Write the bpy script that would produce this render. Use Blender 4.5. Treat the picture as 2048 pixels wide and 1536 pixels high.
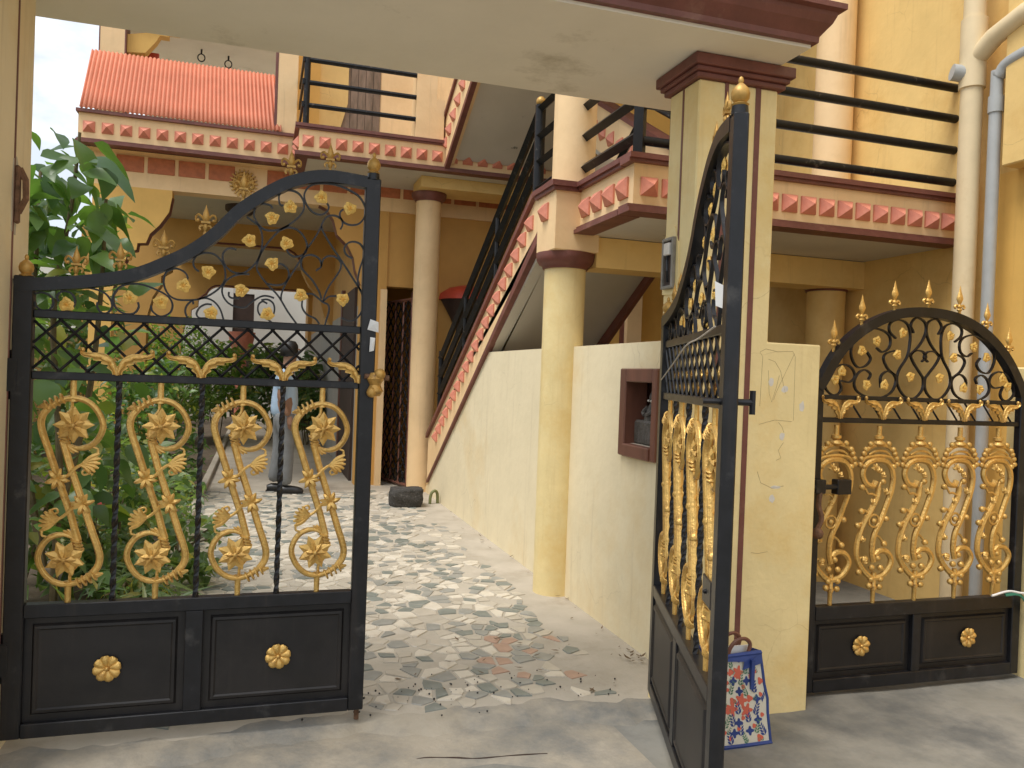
import bpy, bmesh, math, random
from mathutils import Vector, Matrix

for _o in list(bpy.data.objects):
    bpy.data.objects.remove(_o, do_unlink=True)
scene = bpy.context.scene
COL = scene.collection
R = math.radians

# ---------------------------------------------------------------- camera
cam_d = bpy.data.cameras.new('camera')
cam = bpy.data.objects.new('camera', cam_d)
COL.objects.link(cam)
_yaw, _pitch, _roll = R(17.415), R(-0.521), R(2.123)
_f = Vector((math.sin(_yaw) * math.cos(_pitch), math.cos(_yaw) * math.cos(_pitch), math.sin(_pitch)))
_r = Vector((math.cos(_yaw), -math.sin(_yaw), 0))
_u = _r.cross(_f)
_r2 = _r * math.cos(_roll) + _u * math.sin(_roll)
_u2 = -_r * math.sin(_roll) + _u * math.cos(_roll)
cam.matrix_world = Matrix(((_r2.x, _u2.x, -_f.x, 0), (_r2.y, _u2.y, -_f.y, 0), (_r2.z, _u2.z, -_f.z, 1.45), (0, 0, 0, 1)))
cam_d.sensor_fit = 'HORIZONTAL'
cam_d.sensor_width = 36.0
cam_d.lens = 36.0 * 1613.08 / 2048.0
cam_d.clip_start = 0.05
cam_d.clip_end = 2000
scene.camera = cam

# ---------------------------------------------------------------- sky, sun, exposure
SUN_EL, SUN_AZ = R(64), R(-112)      # azimuth from +Y towards +X
world = bpy.data.worlds.new('World')
scene.world = world
world.use_nodes = True
wn, wl = world.node_tree.nodes, world.node_tree.links
wn.clear()
_out = wn.new('ShaderNodeOutputWorld')
_bg = wn.new('ShaderNodeBackground')
_sky = wn.new('ShaderNodeTexSky')
_sky.sky_type = 'NISHITA'
_sky.sun_disc = False
_sky.sun_elevation = SUN_EL
_sky.sun_rotation = SUN_AZ
_tc = wn.new('ShaderNodeTexCoord')
_mp = wn.new('ShaderNodeMapping')
_mp.inputs['Scale'].default_value = (1.0, 1.0, 2.2)
_nz = wn.new('ShaderNodeTexNoise')
_nz.inputs['Scale'].default_value = 3.2
_nz.inputs['Detail'].default_value = 7
_nz.inputs['Roughness'].default_value = 0.55
_cr = wn.new('ShaderNodeValToRGB')
_cr.color_ramp.elements[0].position = 0.47
_cr.color_ramp.elements[0].color = (3.7, 3.95, 4.25, 1)
_cr.color_ramp.elements[1].position = 0.72
_cr.color_ramp.elements[1].color = (8.8, 8.7, 8.6, 1)
_mx = wn.new('ShaderNodeMixRGB')
_mx.inputs[0].default_value = 0.88
wl.new(_tc.outputs['Generated'], _mp.inputs['Vector'])
wl.new(_mp.outputs['Vector'], _nz.inputs['Vector'])
wl.new(_nz.outputs['Fac'], _cr.inputs['Fac'])
wl.new(_sky.outputs['Color'], _mx.inputs[1])
wl.new(_cr.outputs['Color'], _mx.inputs[2])
wl.new(_mx.outputs['Color'], _bg.inputs['Color'])
_bg.inputs['Strength'].default_value = 0.1
wl.new(_bg.outputs['Background'], _out.inputs['Surface'])

sun_d = bpy.data.lights.new('sun', 'SUN')
sun_d.energy = 1.25
sun_d.angle = R(28)
sun_d.color = (1.0, 0.965, 0.92)
sun = bpy.data.objects.new('sun', sun_d)
COL.objects.link(sun)
_sd = Vector((math.sin(SUN_AZ) * math.cos(SUN_EL), math.cos(SUN_AZ) * math.cos(SUN_EL), math.sin(SUN_EL)))
sun.rotation_euler = _sd.to_track_quat('Z', 'Y').to_euler()

scene.view_settings.view_transform = 'Standard'
scene.view_settings.look = 'None'
scene.view_settings.gamma = 1.0
scene.view_settings.exposure = 1.24
scene.view_settings.use_curve_mapping = False

# ---------------------------------------------------------------- materials
def new_mat(name):
    m = bpy.data.materials.new(name)
    m.use_nodes = True
    return m, m.node_tree.nodes, m.node_tree.links, m.node_tree.nodes['Principled BSDF']

def mat(name, col, rough=0.6, metal=0.0, var=0.12, scale=6.0, bump=0.0, bscale=60.0, spec=0.5,
        stain=None, stain_scale=1.3, stain_lo=0.55, stain_hi=0.75, coat=0.0, streak=False,
        crack=None, drip=None):
    m, n, l, p = new_mat(name)
    tc = n.new('ShaderNodeTexCoord')
    a = n.new('ShaderNodeTexNoise')
    a.inputs['Scale'].default_value = scale
    a.inputs['Detail'].default_value = 6
    a.inputs['Roughness'].default_value = 0.6
    src = tc.outputs['Object']
    if streak:
        mp = n.new('ShaderNodeMapping')
        mp.inputs['Scale'].default_value = (1.0, 1.0, 0.25)
        l.new(src, mp.inputs['Vector'])
        src = mp.outputs['Vector']
    l.new(src, a.inputs['Vector'])
    r = n.new('ShaderNodeValToRGB')
    c = col
    r.color_ramp.elements[0].position = 0.3
    r.color_ramp.elements[1].position = 0.7
    r.color_ramp.elements[0].color = (c[0] * (1 - var), c[1] * (1 - var), c[2] * (1 - var * 1.2), 1)
    r.color_ramp.elements[1].color = (min(1, c[0] * (1 + var)), min(1, c[1] * (1 + var)), min(1, c[2] * (1 + var)), 1)
    l.new(a.outputs['Fac'], r.inputs['Fac'])
    colout = r.outputs['Color']
    if stain:
        b = n.new('ShaderNodeTexNoise')
        b.inputs['Scale'].default_value = stain_scale
        b.inputs['Detail'].default_value = 9
        b.inputs['Roughness'].default_value = 0.68
        l.new(src, b.inputs['Vector'])
        rr = n.new('ShaderNodeValToRGB')
        rr.color_ramp.elements[0].position = stain_lo
        rr.color_ramp.elements[1].position = stain_hi
        l.new(b.outputs['Fac'], rr.inputs['Fac'])
        mx = n.new('ShaderNodeMixRGB')
        mx.inputs[2].default_value = (*stain, 1)
        l.new(rr.outputs['Color'], mx.inputs[0])
        l.new(colout, mx.inputs[1])
        colout = mx.outputs['Color']
    if drip:        # thin rain streaks and scuffs, broken up by a second noise
        mp2 = n.new('ShaderNodeMapping')
        mp2.inputs['Scale'].default_value = (9.0, 9.0, 0.55)
        l.new(tc.outputs['Object'], mp2.inputs['Vector'])
        dn = n.new('ShaderNodeTexNoise')
        dn.inputs['Scale'].default_value = 1.6
        dn.inputs['Detail'].default_value = 8
        dn.inputs['Roughness'].default_value = 0.7
        l.new(mp2.outputs['Vector'], dn.inputs['Vector'])
        dr = n.new('ShaderNodeValToRGB')
        dr.color_ramp.elements[0].position = 0.56
        dr.color_ramp.elements[1].position = 0.80
        dr.color_ramp.elements[1].color = (0.55, 0.55, 0.55, 1)
        l.new(dn.outputs['Fac'], dr.inputs['Fac'])
        mx2 = n.new('ShaderNodeMixRGB')
        mx2.inputs[2].default_value = (*drip, 1)
        l.new(dr.outputs['Color'], mx2.inputs[0])
        l.new(colout, mx2.inputs[1])
        colout = mx2.outputs['Color']
    if crack:       # hairline cracks: warped cell edges, only where a noise mask lets them show
        wn_ = n.new('ShaderNodeTexNoise')
        wn_.inputs['Scale'].default_value = 4.0
        wn_.inputs['Detail'].default_value = 6
        l.new(tc.outputs['Object'], wn_.inputs['Vector'])
        wa = n.new('ShaderNodeMixRGB')
        wa.inputs[0].default_value = 0.16
        l.new(tc.outputs['Object'], wa.inputs[1])
        l.new(wn_.outputs['Color'], wa.inputs[2])
        vo = n.new('ShaderNodeTexVoronoi')
        vo.feature = 'DISTANCE_TO_EDGE'
        vo.inputs['Scale'].default_value = 3.1
        l.new(wa.outputs['Color'], vo.inputs['Vector'])
        cr1 = n.new('ShaderNodeValToRGB')
        cr1.color_ramp.elements[0].position = 0.0
        cr1.color_ramp.elements[0].color = (1, 1, 1, 1)
        cr1.color_ramp.elements[1].position = 0.0075
        cr1.color_ramp.elements[1].color = (0, 0, 0, 1)
        l.new(vo.outputs['Distance'], cr1.inputs['Fac'])
        mk = n.new('ShaderNodeTexNoise')
        mk.inputs['Scale'].default_value = 1.7
        mk.inputs['Detail'].default_value = 3
        l.new(tc.outputs['Object'], mk.inputs['Vector'])
        cr2 = n.new('ShaderNodeValToRGB')
        cr2.color_ramp.elements[0].position = 0.55
        cr2.color_ramp.elements[1].position = 0.64
        l.new(mk.outputs['Fac'], cr2.inputs['Fac'])
        mm = n.new('ShaderNodeMath')
        mm.operation = 'MULTIPLY'
        l.new(cr1.outputs['Color'], mm.inputs[0])
        l.new(cr2.outputs['Color'], mm.inputs[1])
        mm2 = n.new('ShaderNodeMath')
        mm2.operation = 'MULTIPLY'
        mm2.inputs[1].default_value = 0.38
        l.new(mm.outputs[0], mm2.inputs[0])
        mx3 = n.new('ShaderNodeMixRGB')
        mx3.inputs[2].default_value = (*crack, 1)
        l.new(mm2.outputs[0], mx3.inputs[0])
        l.new(colout, mx3.inputs[1])
        colout = mx3.outputs['Color']
    l.new(colout, p.inputs['Base Color'])
    p.inputs['Roughness'].default_value = rough
    p.inputs['Metallic'].default_value = metal
    p.inputs['Specular IOR Level'].default_value = spec
    if coat:
        p.inputs['Coat Weight'].default_value = coat
    if bump:
        bn = n.new('ShaderNodeTexNoise')
        bn.inputs['Scale'].default_value = bscale
        bn.inputs['Detail'].default_value = 5
        l.new(tc.outputs['Object'], bn.inputs['Vector'])
        bp = n.new('ShaderNodeBump')
        bp.inputs['Strength'].default_value = bump
        bp.inputs['Distance'].default_value = 0.01
        l.new(bn.outputs['Fac'], bp.inputs['Height'])
        l.new(bp.outputs['Normal'], p.inputs['Normal'])
    return m

def leaf_mat(name, c0, c1, rough=0.42, trans=0.35):
    m, n, l, p = new_mat(name)
    oi = n.new('ShaderNodeObjectInfo')
    gi = n.new('ShaderNodeNewGeometry')
    ad = n.new('ShaderNodeMath')
    ad.operation = 'ADD'
    l.new(oi.outputs['Random'], ad.inputs[0])
    l.new(gi.outputs['Random Per Island'], ad.inputs[1])
    fr = n.new('ShaderNodeMath')
    fr.operation = 'FRACT'
    l.new(ad.outputs[0], fr.inputs[0])
    r = n.new('ShaderNodeValToRGB')
    r.color_ramp.elements[0].color = (*c0, 1)
    r.color_ramp.elements[1].color = (*c1, 1)
    r.color_ramp.elements[1].position = 0.88
    e3 = r.color_ramp.elements.new(0.97)
    e3.color = (c1[0] * 2.0, c1[1] * 1.25, c1[2], 1)
    l.new(fr.outputs[0], r.inputs['Fac'])
    l.new(r.outputs['Color'], p.inputs['Base Color'])
    p.inputs['Roughness'].default_value = rough
    t = n.new('ShaderNodeBsdfTranslucent')
    g = n.new('ShaderNodeMixRGB')
    g.blend_type = 'MULTIPLY'
    g.inputs[0].default_value = 1
    g.inputs[2].default_value = (2.0, 2.2, 0.8, 1)
    l.new(r.outputs['Color'], g.inputs[1])
    l.new(g.outputs['Color'], t.inputs['Color'])
    ms = n.new('ShaderNodeMixShader')
    ms.inputs[0].default_value = trans
    l.new(p.outputs['BSDF'], ms.inputs[1])
    l.new(t.outputs['BSDF'], ms.inputs[2])
    l.new(ms.outputs[0], n['Material Output'].inputs['Surface'])
    return m

M = {}
M['cream'] = mat('cream_plaster', (0.80, 0.69, 0.465), 0.62, var=0.05, scale=3, bump=0.35, bscale=13,
                 stain=(0.70, 0.49, 0.20), stain_scale=0.9, stain_lo=0.50, stain_hi=0.85, crack=(0.30, 0.22, 0.12), drip=(0.52, 0.42, 0.26))
M['yellow'] = mat('yellow_plaster', (0.80, 0.55, 0.205), 0.6, var=0.07, scale=3, bump=0.3, bscale=16,
                  stain=(0.62, 0.34, 0.07), stain_scale=1.1, stain_lo=0.5, stain_hi=0.8, crack=(0.25, 0.14, 0.05), drip=(0.50, 0.31, 0.11))
M['peach'] = mat('peach_plaster', (0.85, 0.60, 0.325), 0.6, var=0.06, scale=3, bump=0.25, bscale=18,
                 stain=(0.74, 0.49, 0.24), stain_scale=2.1, stain_lo=0.5, stain_hi=0.85, drip=(0.50, 0.34, 0.19))
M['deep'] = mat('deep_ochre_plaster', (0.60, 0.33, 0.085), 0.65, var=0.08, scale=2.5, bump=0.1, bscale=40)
M['ochre'] = mat('ochre_plaster', (0.76, 0.46, 0.12), 0.65, var=0.08, scale=2.5, bump=0.1, bscale=40, drip=(0.48, 0.26, 0.06))
M['pillar'] = mat('pale_yellow_pillar_plaster', (0.81, 0.655, 0.33), 0.55, var=0.06, scale=5, bump=0.22, bscale=40,
                  stain=(0.74, 0.52, 0.19), stain_scale=2.2, stain_lo=0.48, stain_hi=0.75, crack=(0.32, 0.20, 0.07), drip=(0.60, 0.44, 0.20))
M['soffit'] = mat('beige_soffit_plaster', (0.82, 0.75, 0.63), 0.7, var=0.05, scale=2, bump=0.12, bscale=30,
                  stain=(0.40, 0.33, 0.22), stain_scale=1.6, stain_lo=0.60, stain_hi=0.80)
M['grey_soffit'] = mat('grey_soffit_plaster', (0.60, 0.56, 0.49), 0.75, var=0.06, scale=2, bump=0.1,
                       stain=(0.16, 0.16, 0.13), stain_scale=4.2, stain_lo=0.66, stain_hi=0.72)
M['maroon'] = mat('maroon_trim_paint', (0.165, 0.054, 0.041), 0.5, var=0.2, scale=8, bump=0.15, bscale=60,
                  stain=(0.26, 0.13, 0.09), stain_scale=5, stain_lo=0.58, stain_hi=0.8)
M['terra'] = mat('terracotta_stud_paint', (0.66, 0.235, 0.155), 0.55, var=0.14, scale=9, bump=0.2, bscale=50,
                 stain=(0.70, 0.34, 0.22), stain_scale=9, stain_lo=0.55, stain_hi=0.8)
M['brick'] = mat('brick_red_panel_paint', (0.47, 0.15, 0.06), 0.6, var=0.2, scale=14)
M['tile'] = mat('terracotta_corrugated_roof', (0.62, 0.21, 0.115), 0.6, var=0.08, scale=5, bump=0.1,
                stain=(0.52, 0.17, 0.095), stain_scale=1.4, stain_lo=0.5, stain_hi=0.9)
M['white'] = mat('white_plaster', (0.66, 0.63, 0.57), 0.7, var=0.04, scale=2)
M['greywall'] = mat('grey_plaster', (0.40, 0.38, 0.34), 0.7, var=0.08, scale=2)
M['black'] = mat('black_gate_enamel', (0.010, 0.010, 0.012), 0.36, var=0.3, scale=18, bump=0.05, bscale=40,
                 stain=(0.05, 0.047, 0.044), stain_scale=9, stain_lo=0.58, stain_hi=0.74, spec=0.4, drip=(0.055, 0.04, 0.03))
M['panel'] = mat('dusty_black_sheet_enamel', (0.011, 0.0095, 0.0095), 0.45, var=0.3, scale=7,
                 stain=(0.035, 0.029, 0.025), stain_scale=2.5, stain_lo=0.45, stain_hi=0.9, spec=0.4, drip=(0.045, 0.036, 0.03))
M['rail'] = mat('black_pipe_enamel', (0.007, 0.007, 0.008), 0.42, spec=0.3, var=0.3, scale=22,
                stain=(0.12, 0.10, 0.08), stain_scale=14, stain_lo=0.60, stain_hi=0.72)
M['gold'] = mat('gold_paint', (0.68, 0.425, 0.125), 0.36, metal=0.5, var=0.24, scale=26, bump=0.35, bscale=110,
                stain=(0.30, 0.15, 0.04), stain_scale=13, stain_lo=0.54, stain_hi=0.68)
M['leafgold'] = mat('bright_gold_paint', (0.78, 0.50, 0.13), 0.42, metal=0.25, var=0.2, scale=40, bump=0.3, bscale=160)
M['dullgold'] = mat('dull_bronze_gold_paint', (0.50, 0.29, 0.075), 0.46, metal=0.4, var=0.25, scale=28,
                    stain=(0.20, 0.12, 0.05), stain_scale=20, stain_lo=0.55, stain_hi=0.7)
M['rust'] = mat('rusty_steel', (0.15, 0.075, 0.04), 0.8, var=0.5, scale=30, bump=0.4, bscale=80)
M['concrete'] = mat('grey_worn_concrete', (0.25, 0.24, 0.21), 0.8, var=0.18, scale=2.4, bump=0.35, bscale=24,
                    stain=(0.125, 0.127, 0.12), stain_scale=1.9, stain_lo=0.44, stain_hi=0.66)
M['apron'] = mat('worn_threshold_cement', (0.375, 0.33, 0.26), 0.8, var=0.14, scale=3.2, bump=0.35, bscale=40,
                 stain=(0.20, 0.195, 0.175), stain_scale=2.3, stain_lo=0.42, stain_hi=0.62)
M['cement'] = mat('dusty_cement_bed', (0.44, 0.39, 0.315), 0.8, var=0.11, scale=3.2, bump=0.3, bscale=40,
                  stain=(0.34, 0.29, 0.22), stain_scale=2.6, stain_lo=0.5, stain_hi=0.72)
M['st_white'] = mat('cream_marble_chip', (0.64, 0.58, 0.48), 0.4, var=0.10, scale=9, stain=(0.48, 0.41, 0.31), stain_scale=7, stain_lo=0.5, stain_hi=0.7)
M['st_pale'] = mat('pale_beige_marble_chip', (0.48, 0.43, 0.35), 0.42, var=0.1, scale=9)
M['st_grey'] = mat('grey_stone_chip', (0.29, 0.285, 0.255), 0.45, var=0.14, scale=9, stain=(0.36, 0.33, 0.28), stain_scale=6, stain_lo=0.58, stain_hi=0.8)
M['st_green'] = mat('green_grey_stone_chip', (0.205, 0.22, 0.195), 0.45, var=0.16, scale=9, stain=(0.32, 0.31, 0.26), stain_scale=6, stain_lo=0.58, stain_hi=0.8)
M['st_red'] = mat('red_stone_chip', (0.42, 0.27, 0.195), 0.5, var=0.12, scale=9)
M['soil'] = mat('garden_soil', (0.10, 0.075, 0.05), 0.95, var=0.35, scale=9, bump=0.6, bscale=40)
M['grass'] = mat('distant_scrub_ground', (0.13, 0.12, 0.06), 0.95, var=0.3, scale=0.6)
M['leaf'] = leaf_mat('broad_leaf', (0.05, 0.105, 0.038), (0.13, 0.215, 0.065), 0.36, 0.38)
M['leaf_small'] = leaf_mat('small_leaf', (0.07, 0.125, 0.05), (0.17, 0.235, 0.095), 0.40, 0.4)
M['leaf_light'] = leaf_mat('fresh_leaf', (0.09, 0.17, 0.04), (0.20, 0.29, 0.08), 0.45, 0.4)
M['stem'] = mat('green_brown_stem', (0.13, 0.10, 0.05), 0.8, var=0.3, scale=20)
M['bark'] = mat('brown_bark', (0.11, 0.08, 0.055), 0.9, var=0.3, scale=20, bump=0.5)
M['red'] = mat('red_petal', (0.55, 0.06, 0.05), 0.5, var=0.2, scale=20)
M['dry'] = mat('dry_leaf_litter', (0.13, 0.085, 0.045), 0.85, var=0.4, scale=25)
M['pvc_cream'] = mat('cream_painted_pipe', (0.74, 0.59, 0.36), 0.5, var=0.07, scale=6, stain=(0.55, 0.40, 0.2), stain_scale=3, stain_lo=0.55, stain_hi=0.8)
M['pvc_grey'] = mat('grey_plastic_pipe', (0.40, 0.41, 0.40), 0.45, var=0.08, scale=8)
M['wood'] = mat('dark_brown_wood', (0.165, 0.065, 0.042), 0.5, var=0.25, scale=9, streak=True)
M['greywood'] = mat('weathered_door_boards', (0.24, 0.17, 0.125), 0.7, var=0.35, scale=16, streak=True)
M['dark'] = mat('dark_interior_paint', (0.05, 0.028, 0.02), 0.7, var=0.2)
M['stone_dark'] = mat('black_rough_stone', (0.045, 0.041, 0.038), 0.8, var=0.5, scale=45, bump=1.0, bscale=60,
                      stain=(0.14, 0.13, 0.12), stain_scale=30, stain_lo=0.58, stain_hi=0.68)
M['stone_idol'] = mat('dark_carved_stone', (0.075, 0.066, 0.058), 0.6, var=0.4, scale=22, bump=0.8, bscale=40)
M['hose'] = mat('olive_rubber_hose', (0.16, 0.17, 0.06), 0.55, var=0.2, scale=12)
M['shirt'] = mat('light_blue_cotton', (0.38, 0.50, 0.64), 0.85, var=0.08, scale=12, bump=0.2, bscale=25)
M['trouser'] = mat('grey_trouser_cloth', (0.19, 0.195, 0.20), 0.9, var=0.1, scale=14, bump=0.2, bscale=22)
M['skin'] = mat('brown_skin', (0.26, 0.14, 0.085), 0.55, var=0.08)
M['shoe'] = mat('black_leather', (0.02, 0.019, 0.019), 0.4, var=0.2)
M['hair'] = mat('black_hair', (0.012, 0.011, 0.010), 0.5, var=0.3)
M['bag'] = mat('cream_printed_bag_cloth', (0.62, 0.58, 0.47), 0.6, var=0.05, scale=10, bump=0.1, bscale=90)
M['bag_blue'] = mat('blue_bag_edging', (0.022, 0.05, 0.21), 0.5, var=0.15, scale=14)
M['p_red'] = mat('red_bag_print', (0.60, 0.12, 0.07), 0.6, var=0.12)
M['p_green'] = mat('green_bag_print', (0.07, 0.18, 0.10), 0.6, var=0.2)
M['p_blue'] = mat('navy_bag_print', (0.02, 0.045, 0.20), 0.6, var=0.2)
M['paper'] = mat('white_paper', (0.75, 0.74, 0.72), 0.8, var=0.06)
M['pencil'] = mat('pencil_scribble', (0.34, 0.24, 0.12), 0.8, var=0.25, scale=30)
M['peel'] = mat('whitewash_patch', (0.66, 0.62, 0.56), 0.7, var=0.1, scale=30)
M['steel'] = mat('galvanised_steel', (0.24, 0.22, 0.19), 0.55, metal=0.3, var=0.2, scale=20)
M['green_cloth'] = mat('green_cloth_strip', (0.03, 0.16, 0.10), 0.8, var=0.2)
M['redpaint'] = mat('red_awning_paint', (0.55, 0.07, 0.035), 0.5, var=0.15)
M['wire'] = mat('pale_wire', (0.42, 0.38, 0.33), 0.5, var=0.1)

# ---------------------------------------------------------------- mesh helpers
def pmat(o):
    return Matrix.LocRotScale(o.location, o.rotation_euler, o.scale)

class MB:
    def __init__(self):
        self.v, self.f, self.mi = [], [], []
    def add(self, v, f, mi=0):
        b = len(self.v)
        self.v += [tuple(x) for x in v]
        self.f += [tuple(b + i for i in q) for q in f]
        self.mi += [mi] * len(f)
        return self
    def box(self, x0, x1, y0, y1, z0, z1):
        v = [(x, y, z) for z in (z0, z1) for y in (y0, y1) for x in (x0, x1)]
        return self.add(v, [(0, 2, 3, 1), (4, 5, 7, 6), (0, 1, 5, 4), (2, 6, 7, 3), (0, 4, 6, 2), (1, 3, 7, 5)])
    def obox(self, c, ax, ay, az):
        c, ax, ay, az = Vector(c), Vector(ax), Vector(ay), Vector(az)
        v = [c + ax * i + ay * j + az * k for k in (-1, 1) for j in (-1, 1) for i in (-1, 1)]
        return self.add(v, [(0, 2, 3, 1), (4, 5, 7, 6), (0, 1, 5, 4), (2, 6, 7, 3), (0, 4, 6, 2), (1, 3, 7, 5)])
    def prism(self, poly, axis, a0, a1):
        def P(p, a):
            return {'x': (a, p[0], p[1]), 'y': (p[0], a, p[1]), 'z': (p[0], p[1], a)}[axis]
        n = len(poly)
        v = [P(p, a0) for p in poly] + [P(p, a1) for p in poly]
        f = [tuple(range(n)), tuple(range(2 * n - 1, n - 1, -1))]
        f += [(i, (i + 1) % n, n + (i + 1) % n, n + i) for i in range(n)]
        return self.add(v, f)
    def tube(self, pts, r, n=8, closed=False, sy=1.0, up=None, twist=0.0, square=False):
        pts = [Vector(p) for p in pts]
        m = len(pts)
        rs = r if isinstance(r, (list, tuple)) else [r] * m
        T = []
        for i in range(m):
            if closed:
                t = pts[(i + 1) % m] - pts[i - 1]
            else:
                t = pts[min(i + 1, m - 1)] - pts[max(i - 1, 0)]
            T.append(t.normalized() if t.length > 1e-9 else Vector((0, 0, 1)))
        if up is not None:
            upv = Vector(up)
            Ns = []
            for t in T:
                q = upv - t * upv.dot(t)
                Ns.append(q.normalized() if q.length > 1e-6 else t.orthogonal().normalized())
        else:
            N = T[0].orthogonal().normalized()
            Ns = [N]
            for i in range(1, m):
                N = Ns[-1] - T[i] * Ns[-1].dot(T[i])
                Ns.append(N.normalized() if N.length > 1e-6 else T[i].orthogonal().normalized())
        v, f = [], []
        for i in range(m):
            Bn = T[i].cross(Ns[i])
            for k in range(n):
                a = 2 * math.pi * (k + (0.5 if square else 0)) / n + twist * i
                v.append(pts[i] + Ns[i] * (rs[i] * math.cos(a)) + Bn * (rs[i] * sy * math.sin(a)))
        for i in range(m if closed else m - 1):
            j = (i + 1) % m
            for k in range(n):
                k2 = (k + 1) % n
                f.append((i * n + k, i * n + k2, j * n + k2, j * n + k))
        if not closed:
            f.append(tuple(range(n - 1, -1, -1)))
            f.append(tuple((m - 1) * n + k for k in range(n)))
        return self.add(v, f)
    def lathe(self, prof, n=20, c=(0, 0, 0), axis='z', sx=1.0, sy=1.0):
        v, f = [], []
        for (r, z) in prof:
            for k in range(n):
                a = 2 * math.pi * k / n
                p = (r * sx * math.cos(a), r * sy * math.sin(a), z)
                if axis == 'y':
                    p = (p[0], p[2], p[1])
                elif axis == 'x':
                    p = (p[2], p[0], p[1])
                v.append((p[0] + c[0], p[1] + c[1], p[2] + c[2]))
        m = len(prof)
        for i in range(m - 1):
            for k in range(n):
                k2 = (k + 1) % n
                f.append((i * n + k, i * n + k2, (i + 1) * n + k2, (i + 1) * n + k))
        f.append(tuple(range(n - 1, -1, -1)))
        f.append(tuple((m - 1) * n + k for k in range(n)))
        return self.add(v, f)
    def ball(self, c, r, n=8, sz=1.0):
        prof = [(r * math.sin(math.pi * i / 6) + 1e-4, -r * sz * math.cos(math.pi * i / 6)) for i in range(7)]
        return self.lathe(prof, n, c)
    def xf(self, mtx):
        self.v = [tuple(mtx @ Vector(p)) for p in self.v]
        return self
    def mesh(self, name, smooth=None, bevel=0.0, recalc=True):
        me = bpy.data.meshes.new(name)
        me.from_pydata(self.v, [], self.f)
        if any(self.mi):
            me.polygons.foreach_set('material_index', self.mi)
        if recalc or bevel:
            bm = bmesh.new()
            bm.from_mesh(me)
            if recalc:
                bmesh.ops.recalc_face_normals(bm, faces=bm.faces)
            if bevel:
                es = [e for e in bm.edges if len(e.link_faces) == 2 and e.calc_face_angle(0) > 0.5]
                bmesh.ops.bevel(bm, geom=es, offset=bevel, segments=1, affect='EDGES', clamp_overlap=True)
            bm.to_mesh(me)
            bm.free()
        if smooth is not None:
            me.polygons.foreach_set('use_smooth', [True] * len(me.polygons))
            me.set_sharp_from_angle(angle=R(smooth))
        me.update()
        return me
    def build(self, name, m, parent=None, smooth=None, bevel=0.0, recalc=True, keep=False):
        me = self.mesh(name, smooth, bevel, recalc)
        return put(name, me, m, parent, keep)

def put(name, me, m, parent=None, keep=False):
    if not me.materials:
        for x in (m if isinstance(m, (list, tuple)) else [m]):
            me.materials.append(x)
    o = bpy.data.objects.new(name, me)
    COL.objects.link(o)
    if parent is not None:
        o.parent = parent
        if keep:
            o.matrix_parent_inverse = pmat(parent).inverted()
    return o

def tag(o, label, cat, group=None):
    o['label'] = label
    o['category'] = cat
    if group:
        o['group'] = group
    return o

def thing(name, label, cat, loc=(0, 0, 0), rz=0.0, group=None):
    o = bpy.data.objects.new(name, None)
    o.empty_display_size = 0.1
    COL.objects.link(o)
    o.location = loc
    o.rotation_euler = (0, 0, rz)
    return tag(o, label, cat, group)

def cr(pts, k=6, closed=False):
    """Catmull-Rom through 2-D or 3-D points"""
    P = [Vector(p) for p in pts]
    n = len(P)
    out = []
    for i in range(n if closed else n - 1):
        p0 = P[i - 1] if (i > 0 or closed) else P[0] * 2 - P[1]
        p1 = P[i]
        p2 = P[(i + 1) % n]
        p3 = P[(i + 2) % n] if (i + 2 < n or closed) else P[-1] * 2 - P[-2]
        for j in range(k):
            t = j / k
            out.append(0.5 * ((2 * p1) + (p2 - p0) * t + (2 * p0 - 5 * p1 + 4 * p2 - p3) * t * t + (3 * p1 - p0 - 3 * p2 + p3) * t ** 3))
    if not closed:
        out.append(P[-1])
    return out

def uz(pts, y=0.0):
    return [(p[0], y, p[1]) for p in pts]

# ---------------------------------------------------------------- setting: ground
def struct(o):
    o['kind'] = 'structure'
    return o

struct(MB().add([(-300, -300, -0.14), (300, -300, -0.14), (300, 600, -0.14), (-300, 600, -0.14)], [(0, 1, 2, 3)]).build('ground', M['grass']))

rnd = random.Random(11)
# street-side concrete with a wavy worn edge against the courtyard bed
def pave_edge(x):
    return 3.13 + 0.05 * math.sin(x * 2.1 + 0.6) + 0.03 * math.sin(x * 6.3) + 0.02 * math.sin(x * 15.1 + 1)
mb = MB()
N = 120
vs, fs = [], []
for i in range(N + 1):
    x = -9 + 18 * i / N
    ye = pave_edge(x) if -0.9 < x < 1.8 else 3.30
    rows = [-14, -6, -2, 0.5, 1.6, 2.3, 2.80 + 0.10 * math.sin(x * 2.7) + 0.05 * math.sin(x * 7.7 + 1), ye, ye + 0.16]
    for j, y in enumerate(rows):
        z = -0.024 + 0.005 * math.sin(x * 3 + y * 2.2) + 0.003 * math.sin(x * 9 - y * 7)
        if j == len(rows) - 1:
            z = -0.03
        vs.append((x, y, z))
rn = 9
for i in range(N):
    for j in range(rn - 1):
        fs.append((i * rn + j, (i + 1) * rn + j, (i + 1) * rn + j + 1, i * rn + j + 1))
_p = MB().add(vs, fs)
_p.mi = [1 if (i % 8) >= 6 and -0.9 < -9 + 18 * (i // 8) / N < 1.5 else 0 for i in range(len(fs))]
pavement = struct(_p.build('pavement', [M['concrete'], M['apron']], smooth=40, recalc=False))
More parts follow.
